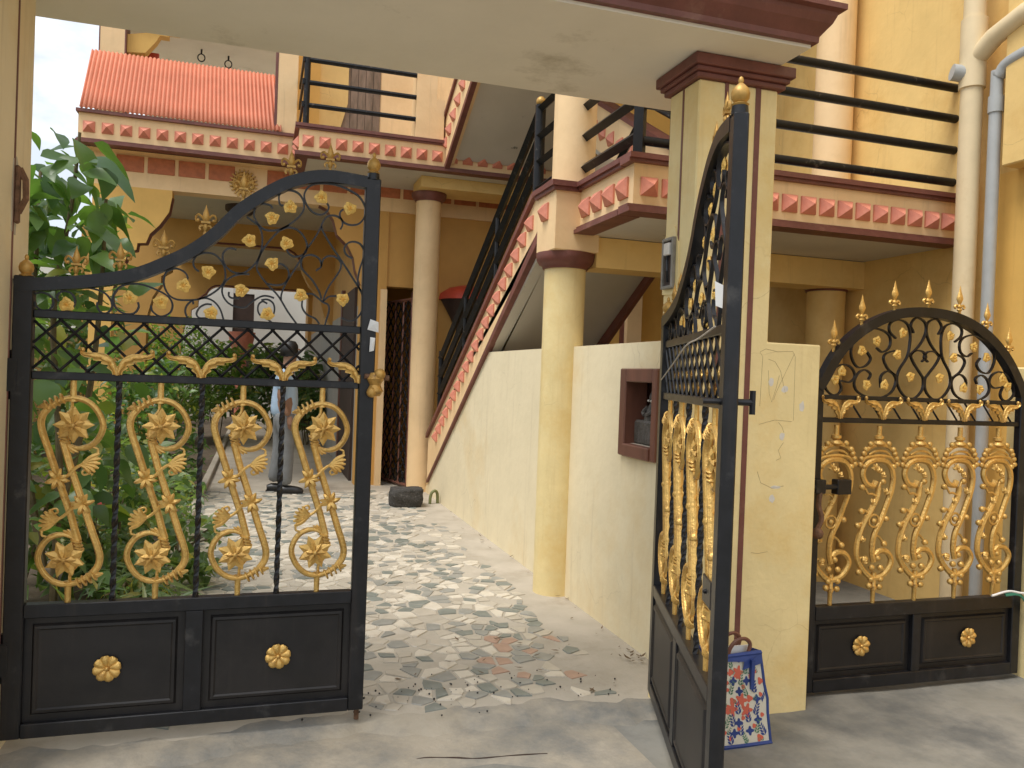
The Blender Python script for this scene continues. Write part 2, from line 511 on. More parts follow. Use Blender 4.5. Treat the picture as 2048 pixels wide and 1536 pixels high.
# courtyard cement bed
vs, fs = [], []
for i in range(N + 1):
    x = -0.9 + 2.95 * i / N
    ye = pave_edge(x) + 0.012 * math.sin(x * 31) + 0.008 * math.sin(x * 57 + 2)
    for y, z in ((ye + 0.02, -0.045), (ye + 0.14, -0.004), (ye + 0.24, 0.0), (3.6, 0.0), (24.5, 0.0)):
        vs.append((x, y, z))
for i in range(N):
    for j in range(4):
        fs.append((i * 5 + j, (i + 1) * 5 + j, (i + 1) * 5 + j + 1, i * 5 + j + 1))
_c = MB().add(vs, fs)
_c.mi = [1 if (i % 4) < 2 else 0 for i in range(len(fs))]
court = struct(_c.build('courtyard_floor', [M['cement'], M['apron']], smooth=40, recalc=False))
# grey floor of the side passage behind the little gate
struct(MB().box(2.1, 4.3, 3.3, 8.0, -0.06, -0.008).build('side_passage_floor', M['concrete']))
# planting bed and its kerb
struct(MB().box(-3.2, -0.62, 3.75, 24.0, -0.1, 0.03).build('planting_bed', M['soil']))
kerb = struct(MB().box(-0.62, -0.54, 8.0, 24.0, -0.05, 0.06).build('planting_bed_kerb', M['cement'], bevel=0.008))

# crazy paving: every chip is a convex Voronoi cell, shrunk, in its own stone
def clip(poly, mx_, my_, nx, ny):
    out = []
    n = len(poly)
    for i in range(n):
        a, b = poly[i], poly[(i + 1) % n]
        da = (a[0] - mx_) * nx + (a[1] - my_) * ny
        db = (b[0] - mx_) * nx + (b[1] - my_) * ny
        if da <= 0:
            out.append(a)
        if (da < 0 < db) or (db < 0 < da):
            t = da / (da - db)
            out.append((a[0] + (b[0] - a[0]) * t, a[1] + (b[1] - a[1]) * t))
    return out

gs = 0.084
seeds = {}
x0_, x1_, y0_, y1_ = -0.72, 1.80, 3.30, 9.9
nx_, ny_ = int((x1_ - x0_) / gs), int((y1_ - y0_) / gs)
for i in range(-2, nx_ + 3):
    for j in range(-2, ny_ + 3):
        if rnd.random() < 0.16:
            continue
        seeds[(i, j)] = (x0_ + (i + rnd.uniform(0.02, 0.98)) * gs, y0_ + (j + rnd.uniform(0.02, 0.98)) * gs)
cells = []
for (i, j), (sx, sy) in seeds.items():
    if not (0 <= i < nx_ and 0 <= j < ny_):
        continue
    poly = [(sx - 0.16, sy - 0.16), (sx + 0.16, sy - 0.16), (sx + 0.16, sy + 0.16), (sx - 0.16, sy + 0.16)]
    for di in range(-3, 4):
        for dj in range(-3, 4):
            if di == 0 and dj == 0:
                continue
            q = seeds.get((i + di, j + dj))
            if q:
                ddx, ddy = q[0] - sx, q[1] - sy
                L = math.hypot(ddx, ddy)
                g = rnd.uniform(0.004, 0.0105)
                poly = clip(poly, (sx + q[0]) / 2 - ddx / L * g, (sy + q[1]) / 2 - ddy / L * g, ddx / L, ddy / L)
                if len(poly) < 3:
                    break
        if len(poly) < 3:
            break
    if len(poly) < 3:
        continue
    cx = sum(p[0] for p in poly) / len(poly)
    cy = sum(p[1] for p in poly) / len(poly)
    right = 1.72 - 0.05 * math.sin(cy * 3.3) - (0.18 if cy < 3.9 else 0)
    if cx > right or cy < max(pave_edge(cx) + 0.28 + 0.05 * math.sin(cx * 5), 3.50 if cx < 0.42 else 0):
        continue
    if rnd.random() < 0.13 + (0.2 if cx > right - 0.25 else 0) + (0.25 if cy < pave_edge(cx) + 0.32 else 0):
        continue
    cells.append((cx, cy, poly))
cells.sort(key=lambda c: c[0] ** 2 + c[1] ** 2)
def chip_mat(cx, cy):
    if 1.15 < cx < 1.62 and 3.62 < cy < 4.25 and rnd.random() < 0.42:
        return 4
    d = 0.5 + 0.25 * math.sin(cx * 2.3 + cy * 0.7) + 0.2 * math.sin(cy * 1.9)
    if cx > 0.7 and cy < 4.6:
        d += 0.22
    t = rnd.random()
    if t < 0.25 + 0.22 * d:
        return 3 if rnd.random() < 0.5 else 2
    return 0 if rnd.random() < 0.52 else 1
chips = [M['st_white'], M['st_pale'], M['st_grey'], M['st_green'], M['st_red']]
rest = MB()
nbig = 0
for (cx, cy, poly) in cells:
    k = chip_mat(cx, cy)
    h = rnd.uniform(0.003, 0.007)
    tx, ty = rnd.uniform(-.012, .012), rnd.uniform(-.012, .012)
    n = len(poly)
    base = [(p[0] - cx, p[1] - cy, 0.0005) for p in poly]
    top = [((p[0] - cx) * 0.95, (p[1] - cy) * 0.95, h + tx * (p[0] - cx) + ty * (p[1] - cy)) for p in poly]
    f = [tuple(range(n, 2 * n))] + [(i, (i + 1) % n, n + (i + 1) % n, n + i) for i in range(n)]
    if nbig < 300:
        m = MB().add(base + top, f)
        o = m.build('stone_chip', chips[k], court, recalc=False)
        o.location = (cx, cy, 0)
        nbig += 1
    else:
        rest.add([(a + cx, b + cy, c) for a, b, c in base + top], f, k)
o = rest.build('stone_chips', chips, court, recalc=False)
o['kind'] = 'stuff'
SCROLLS=[
  [(.8888, 2.0807), (.8792, 2.0933), (.8506, 2.0959), (.8279, 2.0828), (.82, 2.0471), (.8352, 2.0161), (.8591, 1.9967), (.8903, 1.9941), (.9291, 2.0057), (.9677, 2.0338), (.9958, 2.0638), (1.0094, 2.0925), (1.0057, 2.125), (.9876, 2.1505), (.9608, 2.16), (.932, 2.157), (.9142, 2.1402), (.9123, 2.1183), (.9181, 2.0999), (.934, 2.096)] ,
  [(1.0983, 2.1232), (1.1063, 2.1102), (1.1008, 2.0903), (1.0784, 2.0744), (1.0486, 2.0798), (1.0238, 2.1021), (1.0093, 2.1363), (1.0137, 2.1641), (1.0342, 2.1882), (1.0767, 2.201), (1.1309, 2.2013), (1.1862, 2.1849), (1.2284, 2.1613), (1.252, 2.1217), (1.2506, 2.0824), (1.2294, 2.0524), (1.1966, 2.0438), (1.1688, 2.0524), (1.153, 2.0731), (1.1524, 2.0925), (1.1643, 2.1048)] ,
  [(1.1561, 2.0234), (1.1636, 2.0436), (1.1574, 2.0652), (1.1297, 2.0765), (1.1002, 2.0682), (1.0823, 2.0389), (1.0816, 2.0195), (1.0974, 1.9905), (1.1232, 1.9512), (1.1546, 1.9093), (1.1863, 1.8653), (1.2269, 1.8068), (1.2504, 1.7691), (1.2578, 1.719), (1.2426, 1.676), (1.2102, 1.6518), (1.1713, 1.6635)] ,
  [(1.0799, 2.0276), (1.0573, 1.9815), (1.0293, 1.9379), (1.0068, 1.8948), (.9818, 1.8471), (.9519, 1.793), (.935, 1.7482), (.9333, 1.7208)] ,
  [(1.2068, 1.9087), (1.1843, 1.9209), (1.174, 1.9423), (1.1828, 1.9653), (1.2072, 1.9772), (1.2379, 1.97), (1.2542, 1.9405), (1.2511, 1.9094), (1.2387, 1.8664), (1.2323, 1.8127), (1.2445, 1.7799)] ,
  [(1.0645, 1.8478), (1.0841, 1.8659), (1.0791, 1.8931), (1.0571, 1.9079), (1.033, 1.9087), (1.012, 1.8961), (1.005, 1.8681), (1.0137, 1.8468), (1.0497, 1.8109), (1.078, 1.7687), (1.0899, 1.7363)] ,
  [(1.0841, 1.8659), (1.0925, 1.8969), (1.1137, 1.9111), (1.1409, 1.9091), (1.1607, 1.8912), (1.1616, 1.8634), (1.1437, 1.8287), (1.1179, 1.7881), (1.1029, 1.751), (1.097, 1.7257)] ,
  [(1.0302, 1.7518), (1.0543, 1.7534), (1.0735, 1.7408), (1.0971, 1.723), (1.1177, 1.7132), (1.1213, 1.6884), (1.1118, 1.649), (1.1047, 1.6181)] ,
  [(1.1491, 1.7513), (1.1193, 1.7465), (1.097, 1.7257)] ,
  [(1.0151, 1.726), (1.0161, 1.6959), (1.0357, 1.6695), (1.0684, 1.6549), (1.0853, 1.6337)] ,
  [(.9241, 1.9998), (.9499, 2.0117), (.9817, 2.0077), (1.009, 1.9855), (1.0262, 1.9513), (1.022, 1.918), (1.0012, 1.9026), (.9775, 1.898), (.956, 1.9099), (.9475, 1.9256)] ,
  [(.9549, 2.0217), (.9215, 1.9996), (.8838, 1.9556), (.8542, 1.9071), (.839, 1.8599), (.8413, 1.8285), (.8791, 1.7798), (.9223, 1.7365), (.9611, 1.6761), (1.0054, 1.6183)] ,
  [(.7934, 2.0392), (.8143, 2.025), (.838, 2.0083), (.8519, 1.9772), (.8545, 1.9395), (.8493, 1.9013), (.835, 1.865), (.8127, 1.8371), (.7903, 1.8193), (.7696, 1.8151), (.744, 1.8212), (.7206, 1.8409), (.7097, 1.8667), (.7115, 1.8909), (.7261, 1.9081), (.7462, 1.9111), (.759, 1.9068)] ,
  [(.9155, 1.8639), (.9339, 1.8626), (.9528, 1.8477), (.9601, 1.8264), (.9543, 1.8014), (.9365, 1.7838), (.9078, 1.779), (.8791, 1.7825)] ,
  [(.8104, 1.8154), (.7748, 1.8128), (.7447, 1.7999), (.7226, 1.7796), (.7109, 1.7494), (.7169, 1.7204), (.7379, 1.695), (.7687, 1.6835), (.7993, 1.684), (.8221, 1.7057), (.8549, 1.7294), (.8807, 1.7338), (.9069, 1.7273)] ,
  [(.8816, 1.704), (.8632, 1.7109), (.8482, 1.6965), (.8478, 1.6694), (.8626, 1.6513), (.8835, 1.6471), (.9039, 1.6591), (.9097, 1.6839), (.9023, 1.708), (.8811, 1.7202), (.8579, 1.716)] ,
  [(.8783, 1.6468), (.905, 1.6265)] ,
  [(.6241, 1.8123), (.6089, 1.8244), (.6032, 1.8478), (.6148, 1.8724), (.6416, 1.8852), (.6715, 1.885), (.6971, 1.8684), (.7157, 1.8378), (.7219, 1.8009), (.7152, 1.7737), (.6935, 1.7455), (.6593, 1.7193), (.6225, 1.7037), (.5833, 1.6985), (.549, 1.699), (.5243, 1.7105), (.5065, 1.7355), (.4996, 1.7665), (.507, 1.7984), (.526, 1.8129), (.5478, 1.8172), (.5726, 1.8059), (.5842, 1.7883), (.5822, 1.7723)] ,
  [(.7365, 1.7404), (.737, 1.7244), (.7499, 1.7172), (.7752, 1.7188)] ,
  [(.6083, 1.6843), (.6042, 1.6972), (.5863, 1.6802), (.5797, 1.6561), (.5878, 1.6328), (.6004, 1.623)] ,
  [(.6225, 1.7037), (.6521, 1.7109), (.6824, 1.6995), (.7059, 1.6716), (.7197, 1.6324)] ,
  [(.6753, 1.6871), (.6529, 1.687), (.631, 1.6724), (.6206, 1.6479), (.6322, 1.6327), (.662, 1.6344)] ,
  [(.4123, 1.6798), (.4152, 1.6619), (.404, 1.6404), (.3829, 1.6327), (.3569, 1.6376), (.3352, 1.657), (.3261, 1.6873), (.3358, 1.7162), (.3562, 1.7382), (.3913, 1.7484), (.4318, 1.7461), (.4705, 1.7331), (.5047, 1.7171), (.5246, 1.7), (.5338, 1.677), (.5286, 1.6504), (.5073, 1.6334), (.4856, 1.6322), (.4634, 1.6492), (.458, 1.6697)] ,
  [(.2742, 1.6717), (.2736, 1.6538), (.2869, 1.6341), (.3078, 1.6328), (.3235, 1.6543), (.318, 1.6822), (.294, 1.7089), (.252, 1.7214), (.206, 1.7259), (.1561, 1.7263)] ,
  [(.0662, 1.6611), (.0734, 1.6415), (.0937, 1.6302), (.1181, 1.6367), (.1287, 1.6601), (.1168, 1.6845), (.0897, 1.6953), (.0632, 1.6885)] ,
  [(.1557, 1.6617), (.1608, 1.6418), (.1791, 1.6353), (.1945, 1.6515), (.1983, 1.6771), (.1841, 1.699), (.1567, 1.7048), (.1392, 1.686), (.1443, 1.6661)] ,
]
VLEAVES= [(0.9564, 2.0928), (0.8887, 2.0428), (1.076, 2.1431), (1.1901, 2.1101), (0.8066, 1.9463), (0.9468, 1.9474), (0.8946, 1.8623), (1.0091, 1.7449), (1.1742, 1.739), (0.883, 1.662), (0.6589, 1.8123), (0.5718, 1.7531), (0.7819, 1.7488), (0.6739, 1.6537), (0.3835, 1.6936), (0.4936, 1.685), (0.1717, 1.6552)]
TOPC= [(0.0522, 1.7211), (0.1961, 1.7386), (0.3135, 1.7599), (0.4071, 1.7849), (0.5006, 1.8307), (0.5969, 1.8883), (0.6826, 1.9624), (0.7672, 2.0585), (0.8674, 2.1381), (0.9694, 2.1966), (1.0932, 2.229), (1.2581, 2.226)]
FLEUR= [(0.1988, 1.7638), (0.3467, 1.7915), (0.4964, 1.8504), (0.6435, 1.9609), (0.7788, 2.1043), (0.9554, 2.2118), (1.1063, 2.2566)]
# ---------------------------------------------------------------- sky backdrop needs no mesh; boundary walls
tag(MB().box(-3.45, -3.25, 3.4, 24.4, -0.05, 1.95).build('boundary_wall', M['pillar'], bevel=0.01),
    'pale yellow boundary wall behind the garden shrubs on the left', 'wall')
rw = thing('rear_wall', 'white sunlit wall seen through the far end of the porch', 'wall', (-1, 24.5, 0))
MB().box(-7, -0.78, 24.5, 24.7, -0.05, 4.6).build('wall_section', M['white'], rw, keep=True)
MB().box(-0.20, 5, 24.5, 24.7, -0.05, 4.6).build('wall_section', M['white'], rw, keep=True)
MB().box(-0.78, -0.20, 24.52, 24.7, 3.55, 4.6).build('lintel', M['white'], rw, keep=True)
MB().box(-0.78, -0.20, 24.56, 24.66, 0, 3.55).build('door', M['dark'], rw, keep=True)

# ---------------------------------------------------------------- house
house = thing('house', 'cream and orange two-storey house with studded balconies, outside staircase and arched porch', 'house', (1.9, 9.0, 0))
def H(mb, name, m, smooth=None, bevel=0.0, parent=None):
    if parent is None:
        return mb.build(name, m, house, smooth, bevel, keep=True)
    return mb.build(name, m, parent, smooth, bevel)

_studs = {}
def stud_mesh(face, s, h):
    key = (face, s, h)
    if key not in _studs:
        m = MB()
        q = [(-s, -s), (s, -s), (s, s), (-s, s)]
        v = [(a, 0.004, b) for a, b in q] + [(a, -0.012, b) for a, b in q] + [(0, -h, 0)]
        f = [(i, (i + 1) % 4, 4 + (i + 1) % 4, 4 + i) for i in range(4)] + [(4 + i, 4 + (i + 1) % 4, 8) for i in range(4)] + [(0, 1, 2, 3)]
        m.add(v, f)
        if face == 'x':
            m.xf(Matrix.Rotation(R(-90), 4, 'Z'))
        me = m.mesh('stud')
        me.materials.append(M['terra'])
        _studs[key] = me
    return _studs[key]
def stud(par, pos, face='y', s=0.052, h=0.06, tilt=0.0):
    o = bpy.data.objects.new('stud', stud_mesh(face, s, h))
    COL.objects.link(o)
    o.parent = par
    o.location = pos
    if tilt:
        o.rotation_euler = (tilt, 0, 0) if face == 'x' else (0, tilt, 0)
    return o

def moulding(mb, path, prof):
    """sweep a step profile [(out, z)] along straight xy path with outward normals given per segment"""
    for (x0, y0, x1, y1, nx, ny) in path:
        for (o0, o1, z0, z1) in prof:
            ax0, ax1 = sorted((x0, x1))
            ay0, ay1 = sorted((y0, y1))
            if nx:
                a, b = sorted((x0 + nx * o0, x0 + nx * o1))
                mb.box(a, b, ay0, ay1, z0, z1)
            else:
                a, b = sorted((y0 + ny * o0, y0 + ny * o1))
                mb.box(ax0, ax1, a, b, z0, z1)
    return mb

W = 1.975
# --- half wall under the stair, with the niche opening
NY0, NY1, NZ0, NZ1 = 3.765, 4.205, 1.03, 1.52
low = lambda y: 0.291 + 0.628 * (9.338 - y)
topl = lambda y: 0.85 + 0.572 * (9.293 - y)
sof = lambda y: 1.682 - 0.6 * (y - 6.947)
wl_ = MB()
wl_.prism([(NY1, -0.05), (9.78, -0.05), (9.78, 0.02), (7.13, 1.665), (NY1, 1.665)], 'x', W + 0.012, W + 0.13)
wl_.box(W + 0.012, W + 0.13, 3.34, NY0, -0.05, 1.665)
wl_.box(W + 0.012, W + 0.13, NY0, NY1, -0.05, NZ0)
wl_.box(W + 0.012, W + 0.13, NY0, NY1, NZ1, 1.665)
half = H(wl_, 'stair_half_wall', M['cream'])
nf = MB()
nf.box(W - 0.012, W + 0.13, NY0, NY0 + 0.05, NZ0, NZ1)
nf.box(W - 0.012, W + 0.13, NY1 - 0.075, NY1, NZ0, NZ1)
nf.box(W - 0.012, W + 0.13, NY0 + 0.05, NY1 - 0.075, NZ1 - 0.075, NZ1)
nf.box(W - 0.024, W + 0.13, NY0 + 0.05, NY1 - 0.075, NZ0, NZ0 + 0.07)
H(nf, 'niche_frame', M['wood'], parent=half, bevel=0.006)
nb = MB()
nb.box(W + 0.13, W + 0.36, NY0 - 0.02, NY0 + 0.02, NZ0 - 0.02, NZ1 + 0.02)
nb.box(W + 0.13, W + 0.36, NY1 - 0.02, NY1 + 0.02, NZ0 - 0.02, NZ1 + 0.02)
nb.box(W + 0.13, W + 0.36, NY0 + 0.02, NY1 - 0.02, NZ0 + 0.02, NZ0 + 0.06)
nb.box(W + 0.13, W + 0.36, NY0 + 0.02, NY1 - 0.02, NZ1 - 0.02, NZ1 + 0.02)
nb.box(W + 0.34, W + 0.38, NY0 + 0.02, NY1 - 0.02, NZ0 + 0.02, NZ1 - 0.02)
H(nb, 'niche_lining', M['wood'], parent=half)

# --- first flight: parapet band, trims, studs, slab, steps
par = H(MB().prism([(9.60, low(9.60) - 0.015), (5.29, low(5.29) - 0.03), (5.29, 2.70), (5.86, topl(5.86)), (9.60, topl(9.60))], 'x', W, W + 0.12), 'stair_parapet', M['peach'])
H(MB().prism([(9.60, topl(9.60)), (5.86, topl(5.86)), (5.29, topl(5.86) + .02), (5.29, topl(5.86) + 0.06), (5.88, topl(5.86) + 0.04), (9.60, topl(9.60) + 0.045)], 'x', W - 0.035, W + 0.15),
  'parapet_coping', M['maroon'], parent=par)
H(MB().prism([(7.3, low(7.3) - 0.045), (5.29, low(5.29) - 0.10), (5.29, low(5.29)), (9.55, low(9.55) + .005), (9.55, low(9.55) - 0.02)], 'x', W - 0.018, W + 0.035),
  'parapet_base_trim', M['maroon'], parent=par)
y = 5.95
nst = 0
while y < 9.3:
    zc = (low(y) + topl(y)) / 2 + 0.05
    stud(par, (W, y, zc), 'x', 0.056, 0.062, 0.0)
    y += 0.168
    nst += 1
sl = MB()
sl.prism([(9.7, sof(9.7) + 0.15), (5.3, sof(5.3)), (5.3, sof(5.3) + 0.14), (9.7, sof(9.7) + 0.29)], 'x', W + 0.03, 2.96)
H(sl, 'stair_soffit_slab', M['grey_soffit'])
H(MB().prism([(8.0, sof(8.0) - 0.06), (5.3, sof(5.3) - 0.06), (5.3, sof(5.3) + 0.2), (8.0, sof(8.0) + 0.2)], 'x', 2.96, 3.0), 'stair_edge_trim', M['maroon'])
for i in range(15):
    yy = 9.55 - i * 0.285
    zz = 0.165 * (i + 1)
    H(MB().box(W + 0.12, 2.96, yy - 0.285, yy, sof(yy - .285) + 0.16, sof(yy - .285) + 0.33), 'stair_step', M['cement'])

# --- near round column, capital, square block, upper column
CX, CY = 1.957, 5.13
def round_col(cx, cy, z0, z1, r, m, name='column'):
    c = H(MB().lathe([(r, z0), (r, z1)], 40, (cx, cy, 0)), name, m, smooth=40)
    return c
col1 = round_col(CX, CY, -0.03, 2.185, 0.14, M['pillar'])
def capital(par, cx, cy, z, r):
    return H(MB().lathe([(r + 0.012, z), (r + 0.018, z + .02), (r + .04, z + 0.03), (r + .055, z + 0.055), (r + .06, z + 0.08), (r + 0.06, z + 0.105), (r + .02, z + .106)], 40, (cx, cy, 0)), 'capital', M['maroon'], smooth=50, parent=par)
capital(col1, CX, CY, 2.185, 0.14)
sq = H(MB().box(1.80, 2.12, 4.94, 5.29, 2.29, 2.70), 'column_block', M['peach'], bevel=0.006)
H(MB().box(1.765, 2.15, 4.905, 5.325, 2.70, 2.735).box(1.78, 2.14, 4.92, 5.31, 2.675, 2.70), 'block_moulding', M['maroon'], parent=sq)
stud(sq, (1.80, 5.12, 2.56), 'x', 0.056, 0.062)
round_col(1.995, 5.14, 2.735, 5.6, 0.145, M['peach'], 'upper_column')

# --- landing balcony over the side passage
bal = H(MB().box(W, 4.29, 4.15, 4.25, 2.44, 2.68).box(W, W + 0.10, 4.25, 4.94, 2.44, 2.68), 'landing_balcony', M['peach'])
H(moulding(MB(), [(W - .044, 4.15, 4.29, 4.15, 0, -1), (W, 4.262, W, 4.94, -1, 0)], [(-0.11, 0.045, 2.70, 2.73), (-0.1, 0.028, 2.68, 2.70)]), 'balcony_coping', M['maroon'], parent=bal)
H(moulding(MB(), [(W - .044, 4.15, 4.29, 4.15, 0, -1), (W, 4.262, W, 4.94, -1, 0)], [(-0.1, 0.042, 2.40, 2.425), (-0.1, 0.024, 2.425, 2.445)]), 'balcony_base_trim', M['maroon'], parent=bal)
H(MB().box(W + 0.08, 4.29, 4.23, 6.2, 2.405, 2.56), 'landing_slab', M['grey_soffit'])
for k in range(17):
    x = 2.07 + k * 0.1335
    if x < 4.24:
        stud(bal, (x, 4.15, 2.552), 'y', 0.052, 0.07)
for yv in (4.27, 4.46, 4.645, 4.83):
    stud(bal, (W, yv, 2.556), 'x', 0.058, 0.062)
H(MB().box(2.12, 4.29, 4.98, 5.24, 2.20, 2.40), 'landing_beam', M['yellow'])
RZ = (2.825, 3.035, 3.24, 3.44)
rl = MB()
rlp = H(MB().tube([(W + .05, 4.2, 2.72), (W + .05, 4.2, 4.1)], 0.04, 4, square=True), 'landing_railing', M['rail'])
for z in RZ:
    H(MB().tube([(W + .05, 4.2, z), (4.29, 4.2, z)], 0.027, 10), 'rail_bar', M['rail'], smooth=40, parent=rlp)
    H(MB().tube([(W + .05, 4.2, z + .03), (W + .05, 5.02, z + .03)], 0.036, 4, square=True), 'rail_bar', M['rail'], parent=rlp)
H(MB().tube([(W + .28, 4.22, 2.72), (W + .28, 4.22, 3.05)], 0.026, 10), 'rail_post', M['rail'], parent=rlp)
H(MB().ball((W + .28, 4.22, 3.08), 0.028), 'rail_finial', M['dullgold'], smooth=60, parent=rlp)
H(MB().tube([(W + .6, 4.2, 2.72), (W + .6, 4.2, 3.5)], 0.03, 4, square=True), 'rail_post', M['rail'], parent=rlp)

# --- stair railing
rs = H(MB().tube([(W + .06, 6.0, 2.72), (W + .06, 6.0, 3.58)], 0.042, 12), 'stair_railing', M['rail'], smooth=40)
H(MB().ball((W + .06, 6.0, 3.61), 0.04, 10), 'rail_finial', M['dullgold'], smooth=60, parent=rs)
H(MB().tube([(W + .06, 9.30, 0.85), (W + .06, 9.30, 1.72)], 0.03, 10), 'rail_post', M['rail'], smooth=40, parent=rs)
for k, dz in enumerate((0.17, 0.38, 0.58, 0.80)):
    z0 = topl(6.0) + dz
    H(MB().tube([(W + .06, 5.24, z0 + 0.03), (W + .06, 5.98, z0 + .02), (W + .06, 9.32, topl(9.32) + dz)], 0.036, 4, square=True), 'rail_bar', M['rail'], parent=rs)
    H(MB().tube([(2.88, 6.0, z0), (2.88, 9.32, topl(9.32) + dz)], 0.036, 4, square=True), 'rail_bar', M['rail'], parent=rs)
for yy in (7.1, 8.2):
    H(MB().tube([(W + .06, yy, topl(yy)), (W + .06, yy, topl(yy) + .8)], 0.022, 8), 'rail_post', M['rail'], parent=rs)

# --- second flight going back up from the landing
fl2 = lambda y: 2.62 + 0.55 * (y - 5.2)
p2_ = H(MB().prism([(5.0, 2.5), (9.2, fl2(9.2) - 0.1), (9.2, fl2(9.2) + 0.38), (5.1, fl2(5.1) + 0.38), (5.0, 2.75)], 'x', 3.02, 3.12), 'upper_stair_parapet', M['peach'])
H(MB().prism([(5.08, fl2(5.08) + .38), (9.2, fl2(9.2) + .38), (9.2, fl2(9.2) + .43), (5.08, fl2(5.08) + .43)], 'x', 2.99, 3.15), 'parapet_coping', M['maroon'], parent=p2_)
for k in range(14):
    yy = 5.25 + k * 0.2
    stud(p2_, (3.02, yy, fl2(yy) + 0.14), 'x', 0.056, 0.06)
for dz in (0.62, 0.85):
    H(MB().tube([(3.07, 5.0, fl2(5.0) + dz), (3.07, 9.2, fl2(9.2) + dz)], 0.024, 8), 'rail_bar', M['rail'], parent=p2_)
H(MB().tube([(3.07, 5.05, 2.6), (3.07, 5.05, 3.55)], 0.03, 8), 'rail_post', M['rail'], parent=p2_)
H(MB().prism([(5.2, 2.45), (9.2, fl2(9.2) - .15), (9.2, fl2(9.2)), (5.2, 2.6)], 'x', 3.12, 4.29), 'upper_stair_slab', M['grey_soffit'])

# --- side wall, second column, back wall below the stairs
H(MB().box(4.29, 4.6, 3.9, 14, -0.05, 7.0), 'side_wall', M['yellow'])
H(MB().box(4.29, 4.6, -0.6, 3.9, -0.05, 2.80), 'side_wall', M['ochre'])
H(MB().box(4.15, 4.6, -0.6, 3.72, 2.80, 7.0), 'overhanging_wall', M['yellow'], bevel=0.008)
H(MB().box(4.29, 4.6, 3.72, 3.9, 2.8, 7.0), 'side_wall', M['yellow'])
col2 = round_col(4.13, 5.2, -0.03, 2.185, 0.14, M['yellow'])
capital(col2, 4.13, 5.2, 2.185, 0.14)
round_col(4.13, 5.2, 2.56, 7.0, 0.14, M['peach'], 'upper_column')
H(MB().box(2.9, 4.29, 7.6, 7.8, -0.05, 7.0), 'back_wall', M['ochre'])
for xx in (3.12, 3.52):
    H(MB().box(xx, xx + 0.05, 7.57, 7.6, 0, 3.0), 'wall_strip', M['maroon'])
H(MB().box(3.56, 3.72, 7.5, 7.6, 0, 3.0), 'pilaster', M['peach'])

# --- far column under the upper balcony, beam
col3 = round_col(1.93, 9.86, -0.02, 3.56, 0.155, M['peach'])
capital(col3, 1.93, 9.86, 3.56, 0.155)
H(MB().box(1.76, 4.29, 9.50, 10.02, 3.667, 3.798), 'porch_beam', M['yellow'])

# --- upper balcony
BY = 9.2
ub = H(MB().box(0.335, 4.29, BY, BY + 0.1, 3.84, 4.09).box(0.335, 0.435, BY + 0.1, 10.1, 3.84, 4.09), 'upper_balcony', M['peach'])
H(moulding(MB(), [(0.29, BY, 1.97, BY, 0, -1), (0.335, BY + 0.102, 0.335, 10.1, -1, 0)], [(-0.1, 0.045, 4.11, 4.145), (-0.1, 0.025, 4.09, 4.11)]), 'balcony_coping', M['maroon'], parent=ub)
H(moulding(MB(), [(0.293, BY, 4.29, BY, 0, -1), (0.335, BY + 0.102, 0.335, 10.1, -1, 0)], [(-0.1, 0.042, 3.795, 3.825), (-0.1, 0.022, 3.825, 3.845)]), 'balcony_base_trim', M['maroon'], parent=ub)
H(MB().box(0.42, 4.29, BY + 0.08, 10.6, 3.80, 3.98), 'upper_floor_slab', M['grey_soffit'])
for k in range(16):
    stud(ub, (0.43 + k * 0.1812, BY, 3.962), 'y', 0.06, 0.085)
for k in range(4):
    stud(ub, (0.335, BY + 0.12 + k * 0.2, 3.962), 'x', 0.06, 0.07)
ur = H(MB().tube([(0.40, BY + .05, 4.14), (0.40, BY + .05, 5.0)], 0.035, 10), 'upper_railing', M['rail'], smooth=40)
for z in (4.37, 4.62, 4.87):
    H(MB().tube([(0.37, BY + .05, z), (1.74, BY + .05, z)], 0.028, 8), 'rail_bar', M['rail'], smooth=40, parent=ur)
    H(MB().obox((0.36, BY + .5, z), (0.012, 0, 0), (0, 0.48, 0), (0, 0, 0.03)), 'rail_bar', M['rail'], parent=ur)
H(MB().box(1.62, 1.95, BY + 0.02, BY + 0.3, 4.145, 4.62).box(1.62, 1.86, BY + .02, BY + 0.3, 4.62, 6.2), 'balcony_pillar', M['peach'])
H(MB().lathe([(0.09, 4.62), (0.09, 6.2)], 20, (1.86, BY + .45, 0)), 'balcony_column', M['peach'], smooth=40)
# wall behind the balcony: boarded door, ochre reveals
H(MB().box(0.1, 0.62, 10.6, 10.75, 3.98, 7), 'upper_wall', M['ochre'])
H(MB().box(1.40, 4.29, 10.6, 10.75, 3.98, 7), 'upper_wall', M['peach'])
H(MB().prism([(0.62, 3.98), (0.85, 3.98), (0.85, 4.4), (0.98, 4.9), (0.98, 7), (0.62, 7)], 'y', 10.66, 10.76), 'upper_door_reveal', M['yellow'])
dd = H(MB().box(0.72, 1.40, 10.72, 10.78, 3.98, 7), 'upper_door', M['greywood'])
for k in range(7):
    H(MB().box(0.725 + k * 0.097, 0.725 + k * 0.097 + 0.09, 10.70, 10.72, 3.98, 7), 'board', M['greywood'], parent=dd)

